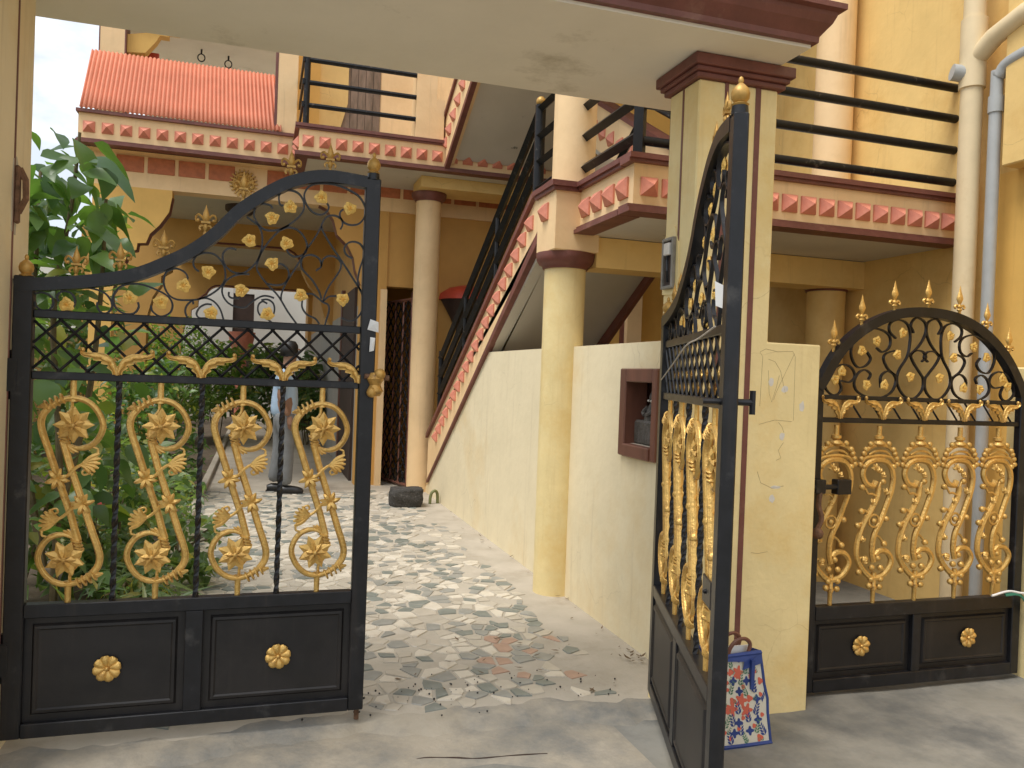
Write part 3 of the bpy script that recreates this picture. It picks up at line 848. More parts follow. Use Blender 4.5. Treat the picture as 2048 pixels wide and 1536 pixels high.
# --- third flight rising over the first, seen from below
l3 = lambda y: 3.86 + 0.52 * (9.15 - y)
p3 = H(MB().prism([(9.19, l3(9.19) + .04), (5.4, l3(5.4) + .04), (5.4, l3(5.4) + 0.52), (9.5, l3(9.5) + 0.62), (9.5, 4.1), (9.19, 4.1)], 'x', W, W + 0.1), 'third_flight_parapet', M['peach'])
H(MB().prism([(9.19, l3(9.19) - .035), (5.4, l3(5.4) - .035), (5.4, l3(5.4) + .03), (9.19, l3(9.19) + .03)], 'x', W - 0.012, W + 0.045), 'parapet_base_trim', M['maroon'], parent=p3)
H(MB().prism([(9.5, l3(9.5) + .62), (5.4, l3(5.4) + .52), (5.4, l3(5.4) + .57), (9.5, l3(9.5) + .67)], 'x', W - 0.03, W + 0.13), 'parapet_coping', M['maroon'], parent=p3)
for k in range(16):
    yy = 9.2 - k * 0.2
    stud(p3, (W, yy, l3(yy) + 0.29), 'x', 0.06, 0.065)
H(MB().prism([(9.18, l3(9.18) + .10), (5.2, l3(5.2) + .06), (5.2, l3(5.2) + .22), (9.18, l3(9.18) + .26)], 'x', W + .101, 4.29), 'third_flight_soffit', M['grey_soffit'])

# --- left fascia, corrugated awning
FY = 10.0
lf = H(MB().box(-2.0, 0.33, FY, FY + 0.12, 3.92, 4.20), 'awning_fascia', M['peach'])
H(MB().box(-2.02, 0.34, FY - 0.045, FY + .15, 4.20, 4.235), 'fascia_coping', M['maroon'], parent=lf)
H(MB().box(-2.02, 0.34, FY - 0.04, FY + .15, 3.87, 3.90).box(-2.01, .335, FY - 0.02, FY + .14, 3.90, 3.92), 'fascia_base_trim', M['maroon'], parent=lf)
for k in range(12):
    stud(lf, (-1.89 + k * 0.188, FY, 4.05), 'y', 0.06, 0.085)
H(MB().box(-2.0, .33, FY + .12, 10.6, 3.87, 3.97), 'fascia_slab', M['peach'])
vs, fs = [], []
NX = 46 * 6
for i in range(NX + 1):
    t = i / NX
    off = 0.012 * math.cos(2 * math.pi * 46 * t)
    for j in range(5):
        s = j / 4
        x = (-1.985 * (1 - s) + -2.03 * s) * (1 - t) + (0.16 * (1 - s) + 0.09 * s) * t
        yy = 9.955 + 0.80 * s
        zz = 4.238 + 0.92 * s
        vs.append((x, yy - off * 0.7, zz + off * 0.7))
for i in range(NX):
    for j in range(4):
        fs.append((i * 5 + j, (i + 1) * 5 + j, (i + 1) * 5 + j + 1, i * 5 + j + 1))
aw = H(MB().add(vs, fs), 'corrugated_awning', M['tile'], smooth=60)
md = aw.modifiers.new('thick', 'SOLIDIFY')
md.thickness = 0.008
# upper storey behind the awning
H(MB().box(0.10, 0.33, FY + 0.02, 10.6, 4.235, 7.0), 'upper_pillar', M['peach'], bevel=0.006)
H(MB().box(0.07, 0.10, FY + 0.02, 10.6, 4.235, 7.0), 'pillar_edge_strip', M['maroon'])
up = H(MB().box(-1.97, -1.70, 10.9, 11.2, 4.2, 7.0), 'upper_pillar', M['peach'])
H(MB().box(-1.985, -1.97, 10.9, 11.2, 4.2, 7).box(-1.70, -1.685, 10.9, 11.2, 4.2, 7), 'pillar_edge_strip', M['maroon'], parent=up)
H(MB().box(-1.97, 0.33, 10.95, 14.5, 5.64, 5.85), 'upper_ceiling', M['soffit'])
H(MB().prism([(-1.685, 5.5), (-1.1, 5.64), (-1.1, 5.60), (-1.22, 5.60), (-1.22, 5.54), (-1.32, 5.54), (-1.36, 5.46), (-1.48, 5.30), (-1.685, 5.28)], 'y', 11.0, 11.15), 'ceiling_bracket', M['ochre'])
H(MB().box(-1.66, -1.36, 11.3, 11.35, 4.9, 5.42), 'upper_shutter', M['redpaint'])
H(MB().box(-1.9, 0.33, 14.3, 14.5, 3.98, 5.64), 'upper_back_wall', M['soffit'])
for hx, hy in ((-0.87, 11.54), (-0.535, 11.64)):
    H(MB().tube([(hx + 0.045 * math.cos(a), hy, 5.53 + 0.05 * math.sin(a)) for a in [k * math.pi / 8 for k in range(16)]], 0.008, 6, closed=True).tube([(hx, hy, 5.58), (hx, hy, 5.64)], .012, 6), 'ceiling_hook', M['rail'], smooth=60)

# --- porch front: beam with brick panels, stepped arch
PY = 10.35
beam = H(MB().box(-1.9, 4.29, PY, PY + 0.25, 3.50, 3.87), 'porch_front_beam', M['peach'])
for k in range(16):
    x = -1.66 + k * 0.335
    if x > 3.9 or (-0.47 < x < -0.1):
        continue
    H(MB().box(x, x + 0.295, PY - 0.012, PY, 3.675, 3.86), 'brick_panel', M['brick'], parent=beam, bevel=0.004)
brL = [(-1.9, 3.5), (-1.05, 3.5), (-1.05, 3.42), (-1.08, 3.24), (-1.18, 3.08), (-1.28, 2.97), (-1.32, 2.86), (-1.41, 2.85), (-1.42, 2.77), (-1.51, 2.75), (-1.53, 2.64), (-1.61, 2.49), (-1.66, 2.28), (-1.68, -0.05), (-1.9, -0.05)]
H(MB().prism(brL, 'y', PY, PY + 0.22), 'stepped_arch_wall', M['ochre'])
H(MB().tube([(a, PY + 0.11, b) for a, b in brL[2:13]], 0.012, 4, sy=1, up=(0, 1, 0)).tube([(a + .004, PY + .11, b) for a, b in brL[2:13]], 0.10, 4, sy=0.10, up=(0, 1, 0)), 'arch_edge_band', M['maroon'])
brR = [(0.65, 3.5), (0.74, 3.46), (0.83, 3.33), (0.88, 3.15), (1.01, 3.03), (1.09, 2.88), (1.12, 2.72), (1.19, 2.54), (1.19, -0.05), (1.52, -0.05), (1.52, 3.5)]
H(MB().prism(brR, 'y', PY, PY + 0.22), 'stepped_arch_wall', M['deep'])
H(MB().tube([(a - .004, PY + .11, b) for a, b in brR[0:8]], 0.10, 4, sy=0.12, up=(0, 1, 0)), 'arch_edge_band', M['maroon'])
# jamb and wall right of the arch, over the grille
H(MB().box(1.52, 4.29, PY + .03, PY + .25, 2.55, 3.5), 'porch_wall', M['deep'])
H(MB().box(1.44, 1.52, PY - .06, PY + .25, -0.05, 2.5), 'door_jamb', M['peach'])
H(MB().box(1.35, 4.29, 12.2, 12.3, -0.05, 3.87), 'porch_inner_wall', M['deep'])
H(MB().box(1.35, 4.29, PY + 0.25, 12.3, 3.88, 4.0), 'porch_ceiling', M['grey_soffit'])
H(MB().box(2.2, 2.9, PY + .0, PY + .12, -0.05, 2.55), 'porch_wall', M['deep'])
# ceilings and further arches of the porch
H(MB().box(-1.9, 1.35, PY + 0.25, 23.5, 3.87, 4.0), 'porch_ceiling', M['grey_soffit'])
for yy, zb, r in ((14.5, 3.50, 0.35), (20.6, 3.36, 0.4)):
    poly = [(-2.2, 3.87), (-2.2, zb - 1.1), (-1.9, zb - 1.1), (-1.82, zb - 0.8), (-1.74, zb - .62), (-1.6, zb - 0.55)]
    poly = [(-2.8, 3.87), (-2.8, -0.05), (-1.8, -0.05), (-1.8, zb - 1.3), (-1.72, zb - 0.95), (-1.6, zb - 0.75), (-1.6, zb - 0.6), (-1.45, zb - 0.5), (-1.45, zb - .36)]
    poly += [(-1.28 - 0.0 + 0.3 * (1 - math.cos(a)) - 0.0, zb - 0.3 + 0.3 * math.sin(a)) for a in [i * math.pi / 10 for i in range(1, 6)]]
    if yy < 18:
        poly += [(0.30 + 0.35 * math.sin(a), zb - 0.35 + 0.35 * math.cos(a)) for a in [i * math.pi / 10 for i in range(0, 6)]]
        poly += [(0.78, zb - 0.6), (0.95, zb - 0.75), (1.05, zb - 1.1), (1.2, zb - 1.3), (1.2, 3.87)]
    else:
        poly += [(0.95 + 0.15 * math.sin(a), zb - 0.15 + 0.15 * math.cos(a)) for a in [i * math.pi / 10 for i in range(0, 6)]]
        poly += [(1.12, zb - 1.3), (1.2, zb - 1.3), (1.2, 3.87)]
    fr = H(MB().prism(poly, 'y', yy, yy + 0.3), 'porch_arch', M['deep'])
    H(MB().tube([(a, yy - 0.012, b + .015) for a, b in poly[8:20]], 0.018, 4, up=(0, 1, 0)), 'arch_edge_band', M['maroon'], parent=fr)
H(MB().lathe([(0.01, 3.74), (0.16, 3.75), (0.22, 3.80), (0.22, 3.87)], 20, (-0.35, 12.9, 0)), 'ceiling_lamp', M['dark'], smooth=50)
# inner right wall of the porch with a dark door
H(MB().box(1.2, 1.35, 10.57, 23.5, -0.05, 2.3), 'porch_side_wall', M['greywall'])
H(MB().box(1.2, 1.35, 10.57, 23.5, 2.3, 3.87), 'porch_side_wall', M['deep'])
H(MB().box(1.165, 1.2, 10.75, 12.35, 0, 2.55), 'porch_door', M['dark'])
H(MB().box(1.15, 1.2, 12.35, 12.5, 0, 2.65), 'door_frame', M['wood'])
# round sunburst ornament on the beam
sb = H(MB().lathe([(0.135, 0), (0.135, .015), (0.12, .03), (0.10, .02), (0.085, .04), (0.06, .025), (0.04, .05), (0.01, .06)], 28, (0, 0, 0), axis='y', sy=1).xf(Matrix.Translation((-0.256, PY - 0.001, 3.67)) @ Matrix.Scale(-1, 4, (0, 1, 0))), 'sunburst_ornament', M['dullgold'], smooth=50)
for k in range(20):
    a = 2 * math.pi * k / 20
    H(MB().obox((-0.256 + 0.12 * math.cos(a), PY - 0.02, 3.67 + 0.12 * math.sin(a)), (0.045 * math.cos(a), 0, 0.045 * math.sin(a)), (-0.008 * math.sin(a), 0, 0.008 * math.cos(a)), (0, .012, 0)), 'ray', M['dullgold'], parent=sb)
# red bell-shaped shade over the inner side door
H(MB().lathe([(0.36, 2.42), (0.34, 2.50), (0.22, 2.58), (0.05, 2.62)], 18, (2.55, 10.3, 0)), 'red_door_canopy', M['redpaint'], smooth=50)
H(MB().lathe([(0.10, 2.0), (0.20, 2.2), (0.33, 2.42)], 18, (2.55, 10.3, 0)), 'canopy_underside', M['dark'], smooth=50)
H(MB().box(1.86, 2.2, 10.42, 10.5, 0, 2.5), 'inner_side_door', M['wood'])

# --- folding grille beside the far column
gr = thing('folding_grille', 'dark brown folding metal grille standing closed behind the far round column', 'grille', (1.66, 10.5, 0))
A_, B_ = Vector((1.545, 10.95, 0)), Vector((1.80, 10.02, 0))
dv = (B_ - A_)
def gp(t, z):
    return A_ + dv * t + Vector((0, 0, z))
for t in (0.0, 0.26, 0.5, 0.75, 1.0):
    MB().tube([gp(t, 0.03), gp(t, 2.38)], 0.014, 4, square=True).build('upright', M['wood'], gr, keep=True)
for z in (0.04, 2.37):
    MB().tube([gp(0, z), gp(1, z)], 0.022, 4, square=True).build('track', M['wood'], gr, keep=True)
st_ = 0.17
k = -6
while k * st_ < 2.4:
    for sgn in (1, -1):
        za, zb = k * st_, k * st_ + 1.1
        t0, t1 = 0.0, 1.0
        if za < 0.06:
            t0 = (0.06 - za) / 1.1
            za = 0.06
        if zb > 2.36:
            t1 = 1 - (zb - 2.36) / 1.1
            zb = 2.36
        if t1 > t0 + 0.03:
            p, q = (gp(t0, za), gp(t1, zb)) if sgn > 0 else (gp(1 - t0, za), gp(1 - t1, zb))
            off = Vector((-0.012 * sgn, 0, 0))
            MB().tube([p + off, q + off], 0.009, 4, square=True).build('lattice_bar', M['rail'], gr, keep=True)
    k += 1
# ---------------------------------------------------------------- gateway: pillar, canopy, posts
gate_way = thing('gateway', 'pale yellow gate pillar carrying a flat concrete canopy with dark maroon cornice', 'gateway', (1.95, 3.2, 0))
def G(mb, name, m, smooth=None, bevel=0.0, parent=None):
    if parent is None:
        return mb.build(name, m, gate_way, smooth, bevel, keep=True)
    return mb.build(name, m, parent, smooth, bevel)
pil = G(MB().prism([(1.757, -.04), (2.43, -.04), (2.43, 1.645), (2.15, 1.645), (2.15, 2.757), (1.757, 2.757)], 'y', 3.08, 3.335), 'pillar', M['pillar'], bevel=0.006)
blk = pil
for x0, x1 in ((1.882, 1.900), (2.036, 2.062)):
    G(MB().box(x0, x1, 3.077, 3.09, -0.02, 2.757), 'painted_groove', M['maroon'], parent=pil)
G(MB().box(1.754, 1.765, 3.205, 3.218, 0, 2.757), 'painted_groove', M['wood'], parent=pil)
G(MB().box(1.735, 2.175, 3.058, 3.36, 2.757, 2.78).box(1.722, 2.185, 3.04, 3.375, 2.78, 2.80).box(1.706, 2.20, 3.022, 3.39, 2.80, 2.846), 'capital', M['maroon'], parent=pil, bevel=0.004)
slab = G(MB().box(-2.2, 2.124, 2.832, 3.75, 2.848, 3.12), 'canopy_slab', M['soffit'])
G(MB().box(-2.2, 2.124, 3.752, 3.77, 2.90, 3.16), 'canopy_back_edge', M['peach'], parent=slab)
cp = [(0.0, 2.862), (0.028, 2.862), (0.03, 2.885), (0.052, 2.905), (0.075, 2.925), (0.09, 2.95), (0.095, 2.965), (0.125, 2.968), (0.125, 2.99), (0.0, 2.99)]
vs, fs = [], []
for (o, z) in cp:
    vs += [(-2.2, 2.832 - o, z), (2.124 + o * 0.6, 2.832 - o, z), (2.124 + o * 0.6, 3.75, z)]
n = len(cp)
for i in range(n):
    j = (i + 1) % n
    fs += [(i * 3, i * 3 + 1, j * 3 + 1, j * 3), (i * 3 + 1, i * 3 + 2, j * 3 + 2, j * 3 + 1)]
fs += [tuple(i * 3 for i in range(n)), tuple(i * 3 + 2 for i in range(n - 1, -1, -1))]
G(MB().add(vs, fs), 'cornice', M['maroon'], parent=slab)
post = G(MB().box(-1.30, -0.87, 3.06, 3.56, -0.04, 2.846), 'left_post', M['cream'], bevel=0.006)
G(MB().box(-0.874, -0.866, 3.332, 3.342, 0, 2.846), 'painted_groove', M['wood'], parent=post)
# pencil scribbles and whitewash patches on the pier (flat marks a few tenths of a millimetre thick)
def pier_mark(pts, r=0.0011):
    G(MB().tube([(x, 3.0802, z) for x, z in pts], r, 4, up=(0, 1, 0)), 'scribble', M['pencil'], parent=blk)
pier_mark([(2.12, 1.36), (2.125, 1.58), (2.11, 1.60), (2.14, 1.615), (2.2, 1.605), (2.28, 1.61), (2.295, 1.585), (2.298, 1.3)])
pier_mark([(2.29, 1.6), (2.24, 1.5), (2.2, 1.42), (2.19, 1.39)])
pier_mark([(2.155, 1.57), (2.19, 1.56), (2.22, 1.52), (2.25, 1.42)])
pier_mark([(2.157, 1.52), (2.165, 1.42), (2.18, 1.38), (2.2, 1.44), (2.215, 1.5)])
pier_mark([(2.12, 1.28), (2.2, 1.30), (2.29, 1.295)])
pier_mark([(2.22, 1.29), (2.24, 1.27), (2.25, 1.245)])
pier_mark([(2.25, 1.2), (2.225, 1.165), (2.24, 1.13), (2.215, 1.12)])
pier_mark([(2.12, 1.07), (2.14, 1.02), (2.2, 0.995), (2.26, 1.005)])
pier_mark([(2.105, 0.71), (2.14, 0.705), (2.19, 0.712)])
for (x, z, a, b) in ((2.175, 1.47, .016, .022), (2.245, 1.44, .02, .016), (2.24, 1.23, .018, .02), (2.20, 0.95, .02, .022), (2.34, 1.36, .016, .03), (2.22, 1.0, .03, .008)):
    pts = [(x + a * math.cos(t) * rnd.uniform(.6, 1.1), z + b * math.sin(t) * rnd.uniform(.6, 1.1)) for t in [k * math.pi / 5 for k in range(10)]]
    G(MB().prism(pts, 'y', 3.0795, 3.083), 'whitewash_patch', M['peel'], parent=blk)
# broken bracket on the left post, switch box on the pillar
bk = thing('broken_bracket', 'rusty broken iron bracket set in the left gate post', 'bracket', (-0.865, 3.36, 1.95))
MB().box(-0.868, -0.850, 3.333, 3.362, 1.94, 2.15).build('plate', M['rust'], bk, bevel=.006, keep=True)
MB().tube([(-0.855, 3.35, 1.98), (-0.83, 3.34, 2.03), (-0.835, 3.35, 2.10), (-0.855, 3.35, 2.14)], 0.012, 6).build('loop', M['rust'], bk, keep=True)
MB().prism([(3.32, 1.91), (3.37, 1.90), (3.385, 2.0), (3.375, 2.08), (3.39, 2.15), (3.36, 2.185), (3.325, 2.17), (3.315, 2.08), (3.32, 1.98)], 'x', -0.8705, -0.8675).build('broken_plaster', M['cement'], bk, keep=True)
sw = thing('switch_box', 'old open metal switch box in broken plaster on the gate pillar', 'switch box', (1.757, 3.27, 1.85))
MB().prism([(3.20, 1.84), (3.333, 1.85), (3.333, 2.10), (3.30, 2.13), (3.24, 2.15), (3.205, 2.08), (3.19, 1.95)], 'x', 1.750, 1.757).build('broken_plaster', M['pillar'], sw, keep=True)
f_ = MB()
for (a, b, c, d) in ((3.215, 3.228, 1.87, 2.10), (3.302, 3.315, 1.87, 2.10), (3.228, 3.302, 1.87, 1.885), (3.228, 3.302, 2.085, 2.10)):
    f_.box(1.73, 1.75, a, b, c, d)
f_.build('box_frame', M['steel'], sw, keep=True, bevel=.003)
MB().box(1.742, 1.75, 3.22, 3.30, 1.885, 2.095).build('back_plate', M['dark'], sw, keep=True)
MB().tube([(1.735, 3.26, 1.9), (1.728, 3.25, 1.95), (1.733, 3.265, 2.0), (1.73, 3.25, 2.06)], 0.006, 6).build('wire', M['black'], sw, keep=True)
MB().box(1.722, 1.742, 3.235, 3.285, 2.02, 2.075).build('holder', M['peel'], sw, keep=True, bevel=.004)

# ---------------------------------------------------------------- gate ornaments (meshes shared by alike pieces)
def fleur_mesh():
    m = MB()
    m.tube(cr([(0, 0, .048), (0, 0, .064), (0, 0, .082), (0, 0, .1), (0, 0, .116)], 3), [.0055, .009, .0125, .0145, .0155, .0145, .0125, .0105, .008, .0055, .003, .002, .0008][:13], 8, sy=.62, up=(1, 0, 0))
    for s in (1, -1):
        m.tube(cr([(s * .004, 0, .05), (s * .018, 0, .068), (s * .033, 0, .076), (s * .044, 0, .066), (s * .042, 0, .052), (s * .033, 0, .053)], 4), 0.0058, 6, sy=.8, up=(0, 1, 0))
        m.tube(cr([(s * .004, 0, .03), (s * .016, 0, .034), (s * .026, 0, .026), (s * .022, 0, .016)], 3), 0.005, 6)
        m.ball((s * .034, 0, .054), .007, 6)
    m.box(-.02, .02, -.009, .009, .043, .051)
    m.lathe([(.009, -.004), (.011, .004), (.006, .012), (.011, .022), (.012, .03), (.006, .042)], 10)
    return m.mesh('fleur_finial', smooth=45)
def ball_finial(r=.03):
    return MB().lathe([(r * .8, 0), (r * .95, .006), (r * .6, .012), (r * .95, .025), (r * 1.02, .04), (r * .85, .056), (r * .45, .068), (r * .22, .074), (r * .3, .082), (r * .2, .092), (.001, .096)], 16).mesh('ball_finial', smooth=50)
def vine_leaf_mesh():
    m = MB()
    out = []
    for k in range(20):
        a = 2 * math.pi * k / 20
        rr = .0265 * (1 + .11 * math.cos(3 * a) + .10 * math.cos(5 * a) + .07 * math.cos(8 * a + 1))
        out.append((rr * math.sin(a), rr * math.cos(a)))
    n = len(out)
    for sg in (-1, 1):
        v = [(a, sg * .002, b) for a, b in out] + [(a * .6, sg * .008, b * .6) for a, b in out] + [(a * .25, sg * (.005 + .004 * math.sin(i * 2.2)), b * .25) for i, (a, b) in enumerate(out)] + [(0, sg * .009, 0)]
        f = []
        for r_ in range(2):
            f += [(r_ * n + i, r_ * n + (i + 1) % n, (r_ + 1) * n + (i + 1) % n, (r_ + 1) * n + i) for i in range(n)]
        f += [(2 * n + i, 2 * n + (i + 1) % n, 3 * n) for i in range(n)]
        m.add(v, f)
    return m.mesh('vine_leaf', smooth=30)
def star_flower_mesh(r=.05):
    m = MB()
    for sg in (-1, 1):
        for lay, (rr, n, ph, y0) in enumerate(((1, 8, 0, .004), (.62, 6, .3, .011))):
            for k in range(n):
                a = 2 * math.pi * k / n + ph
                ca, sa = math.cos(a), math.sin(a)
                w = rr * r * .30
                P = lambda d, s_, y: (d * ca - s_ * sa, sg * y, d * sa + s_ * ca)
                v = [P(.05 * r, 0, y0 + .008), P(.55 * rr * r, w, y0 + .001), P(rr * r * 1.05, 0, y0 + .004), P(.55 * rr * r, -w, y0 + .001), P(.55 * rr * r, 0, y0 + .009), P(.4 * rr * r, 0, y0 - .004)]
                m.add(v, [(0, 1, 4), (1, 2, 4), (2, 3, 4), (3, 0, 4), (0, 1, 5), (1, 2, 5), (2, 3, 5), (3, 0, 5)])
        m.ball((0, sg * .016, 0), r * .16, 8)
    return m.mesh('flower', smooth=25)
def rosette_mesh(r=.05):
    m = MB()
    for k in range(8):
        a = 2 * math.pi * k / 8 + .2
        ca, sa = math.cos(a), math.sin(a)
        prof = [(.12, .10), (.35, .22), (.6, .33), (.82, .34), (.97, .22), (1.0, .02)]
        v = []
        for d, w in prof:
            for q in (-1, -.5, 0, .5, 1):
                yy = -(.004 + .012 * (1 - q * q) * math.sin(min(1, d) * 2.6) + .004 * d)
                v.append((r * (d * ca - q * w * sa), yy, r * (d * sa + q * w * ca)))
        f = [(i * 5 + j, i * 5 + j + 1, (i + 1) * 5 + j + 1, (i + 1) * 5 + j) for i in range(5) for j in range(4)]
        m.add(v, f)
    m.ball((0, -.012, 0), r * .17, 10)
    return m.mesh('rosette', smooth=40)
def acanthus_mesh(sides=(1, -1)):
    m = MB()
    top = cr([(.003, -.002), (.008, .03), (.022, .056), (.048, .072), (.078, .074), (.104, .073), (.122, .082), (.121, .092)], 4)
    bot = cr([(.016, -.002), (.020, .012), (.036, .024), (.030, .032), (.056, .038), (.050, .047), (.082, .049), (.080, .057), (.112, .061), (.127, .074), (.124, .090)], 4)
    n = 30
    def at(c, t):
        q = t * (len(c) - 1)
        i = min(int(q), len(c) - 2)
        return c[i].lerp(c[i + 1], q - i)
    for s in sides:
        for sg in (-1, 1):
            v, f = [], []
            K_ = 7
            for i in range(n + 1):
                a, b = at(top, i / n), at(bot, i / n)
                for k in range(K_):
                    w = k / (K_ - 1)
                    p = a.lerp(b, w)
                    y = sg * (.002 + .010 * math.sin(math.pi * min(1, .12 + w * .88)) + .003 * math.cos(w * 12.5))
                    v.append((s * p.x, y - .004, p.y))
            for i in range(n):
                for k in range(K_ - 1):
                    f.append((i * K_ + k, (i + 1) * K_ + k, (i + 1) * K_ + k + 1, i * K_ + k + 1))
            m.add(v, f)
        m.tube([(s * p.x, -.006, p.y) for p in top], [.0065 - .003 * i / len(top) for i in range(len(top))], 6)
        m.ball((s * .119, -.005, .088), .0085, 7)
    m.tube([(0, -.004, -.004), (0, -.006, .03)], .008, 6)
    return m.mesh('acanthus_leaf', smooth=60)
CT = [(-.0013, .4142), (-.0012, .3488)]
CRING = [(-.0798, .3121), (-.0429, .3365), (-.0024, .3481), (.045, .3369), (.0817, .3015), (.1023, .2491), (.0905, .2026), (.0617, .1705), (.0206, .1609), (-.012, .175)]
CROD = [(-.0798, .3121), (-.0992, .2844), (-.1052, .2519), (-.0972, .2131), (-.0752, .1483), (-.0467, .0604), (-.0243, -.0083), (.0012, -.084), (.0189, -.1468), (.030, -.185)]
CTEN = [(-.0375, .0441), (-.0116, .0571), (.0111, .0834), (.0342, .0998), (.0635, .1098), (.0865, .1364), (.0888, .1595), (.0737, .166)]
def casting_mesh(s):
    m = MB()
    for fl in (1, -1):
        Q = lambda pts, y=0: [(s * fl * a, y, fl * b) for a, b in pts]
        ring = cr(Q(CRING), 4)
        m.tube(ring, [.0115] * (len(ring) - 6) + [.010, .009, .008, .007, .006, .005], 8, sy=1.0)
        m.tube(cr(Q(CROD), 4), .0135, 8)
        for yy in (-.0095, .0095):
            for ox in (-.0055, .0055):
                m.tube([p + Vector((ox, yy, 0)) for p in cr(Q(CROD), 4)], .0042, 5)
            m.tube([p * 1.0 + Vector((0, yy, 0)) for p in ring[:-6]], .0042, 5)
        m.tube(Q(CT) + Q([(-.0010, .335)]), [.0105, .0115, .016], 8, sy=.8, up=(1, 0, 0))
        # scrolled tie at the rod's head
        for k in range(4):
            c = Vector((-.088 + .017 * k, 0, .318 + .009 * k))
            m.tube([(s * fl * (c.x + .017 * math.cos(a) * -.5), .0175 * math.sin(a), fl * (c.z + .017 * math.cos(a))) for a in [i * math.pi / 5 for i in range(10)]], .0042, 5, closed=True)
        m.tube(Q([(-.084, .314), (-.10, .316), (-.118, .311)]), [.011, .012, .004], 6)
        # bands on the rod's foot
        for k in range(3):
            c = Vector((-.0318 + .004 * k, 0, .212 - .013 * k))
            m.tube([(s * fl * (c.x + .0165 * math.cos(a)), .016 * math.sin(a), fl * (c.z - .005 * math.cos(a))) for a in [i * math.pi / 5 for i in range(10)]], .0045, 5, closed=True)
        m.tube(Q([(-.012, .175), (-.022, .19), (-.034, .225), (-.034, .25)]), [.008, .011, .0125, .008], 8)
        for dx, dz in ((.022, -.030), (.036, -.026), (.044, -.014)):
            m.tube(cr(Q([(-.014, .172), (-.014 + dx * .55, .172 + dz * .7), (-.014 + dx, .172 + dz)]), 3), [.006, .006, .006, .0055, .005, .004, .002], 5)
        # stem curl behind the flower
        m.tube(cr(Q([(-.005, .339), (-.007, .306), (-.027, .28), (-.032, .253)], .006), 3), .006, 6)
        # clasp of leaves on the rod
        for a in (20, 75, 130, 200, 250, 310, 350):
            a = R(a)
            m.tube(cr([(s * fl * (-.0434), -.008, fl * .0474), (s * fl * (-.0434 + .025 * math.cos(a)), -.020, fl * (.0474 + .024 * math.sin(a))), (s * fl * (-.0434 + .042 * math.cos(a)), -.012, fl * (.0474 + .040 * math.sin(a)))], 3), [.008, .0095, .0105, .010, .008, .006, .003], 5)
        m.ball((s * fl * -.0434, 0, fl * .0474), .019, 8)
        # tendril ending in a fan leaf
        ten = cr(Q(CTEN, -.012), 3)
        m.tube(ten, [.0075 - .004 * i / len(ten) for i in range(len(ten))], 6)
        for tx, tz in ((.0953, .1431), (.100, .124), (.0992, .105), (.094, .087), (.0823, .073), (.0668, .0656)):
            m.tube(cr(Q([(.034, .0995), ((.034 + tx) / 2, (.0995 + tz) / 2 + .007), (tx, tz)], -.012), 3), [.005, .0065, .008, .009, .009, .0075, .004], 5)
        m.tube(cr(Q([(.064, .068), (.045, .062), (.038, .074), (.048, .082)], -.010), 3), .0042, 5)
    return m.mesh('scroll_casting', smooth=50)

def inst(name, me, m, par, loc, rot=None, scale=None):
    if not me.materials:
        me.materials.append(m)
    o = bpy.data.objects.new(name, me)
    COL.objects.link(o)
    o.parent = par
    o.location = loc
    if rot:
        o.rotation_euler = rot
    if scale:
        o.scale = (scale, scale, scale) if not isinstance(scale, (tuple, list)) else scale
    return o

FLEUR_M, BALL_M, VLEAF_M, STAR_M, ROS_M = fleur_mesh(), ball_finial(), vine_leaf_mesh(), star_flower_mesh(), rosette_mesh()
ACAN_M = acanthus_mesh()
ACAN_H = {1: acanthus_mesh((-1,)), -1: acanthus_mesh((1,))}
CAST_M = {1: casting_mesh(1), -1: casting_mesh(-1)}

def twisted_bar(x, z0, z1, r=.0095):
    n = 40
    return MB().tube([(x, 0, z0 + (z1 - z0) * i / n) for i in range(n + 1)], r * 1.25, 4, twist=R(32), square=True)

def raised_panel(x0, x1, z0, z1):
    m = MB()
    m.box(x0, x1, .004, .012, z0, z1)
    def ring(ins, y):
        return [(x0 + ins, y, z0 + ins), (x1 - ins, y, z0 + ins), (x1 - ins, y, z1 - ins), (x0 + ins, y, z1 - ins)]
    for sg, yb in ((-1, .004), (1, .012)):
        v = ring(.026, yb) + ring(.034, yb + sg * .011) + ring(.044, yb + sg * .012) + ring(.05, yb + sg * .007)
        f = [(k * 4 + i, k * 4 + (i + 1) % 4, (k + 1) * 4 + (i + 1) % 4, (k + 1) * 4 + i) for k in range(3) for i in range(4)] + [(12, 13, 14, 15)]
        m.add(v, f)
    return m

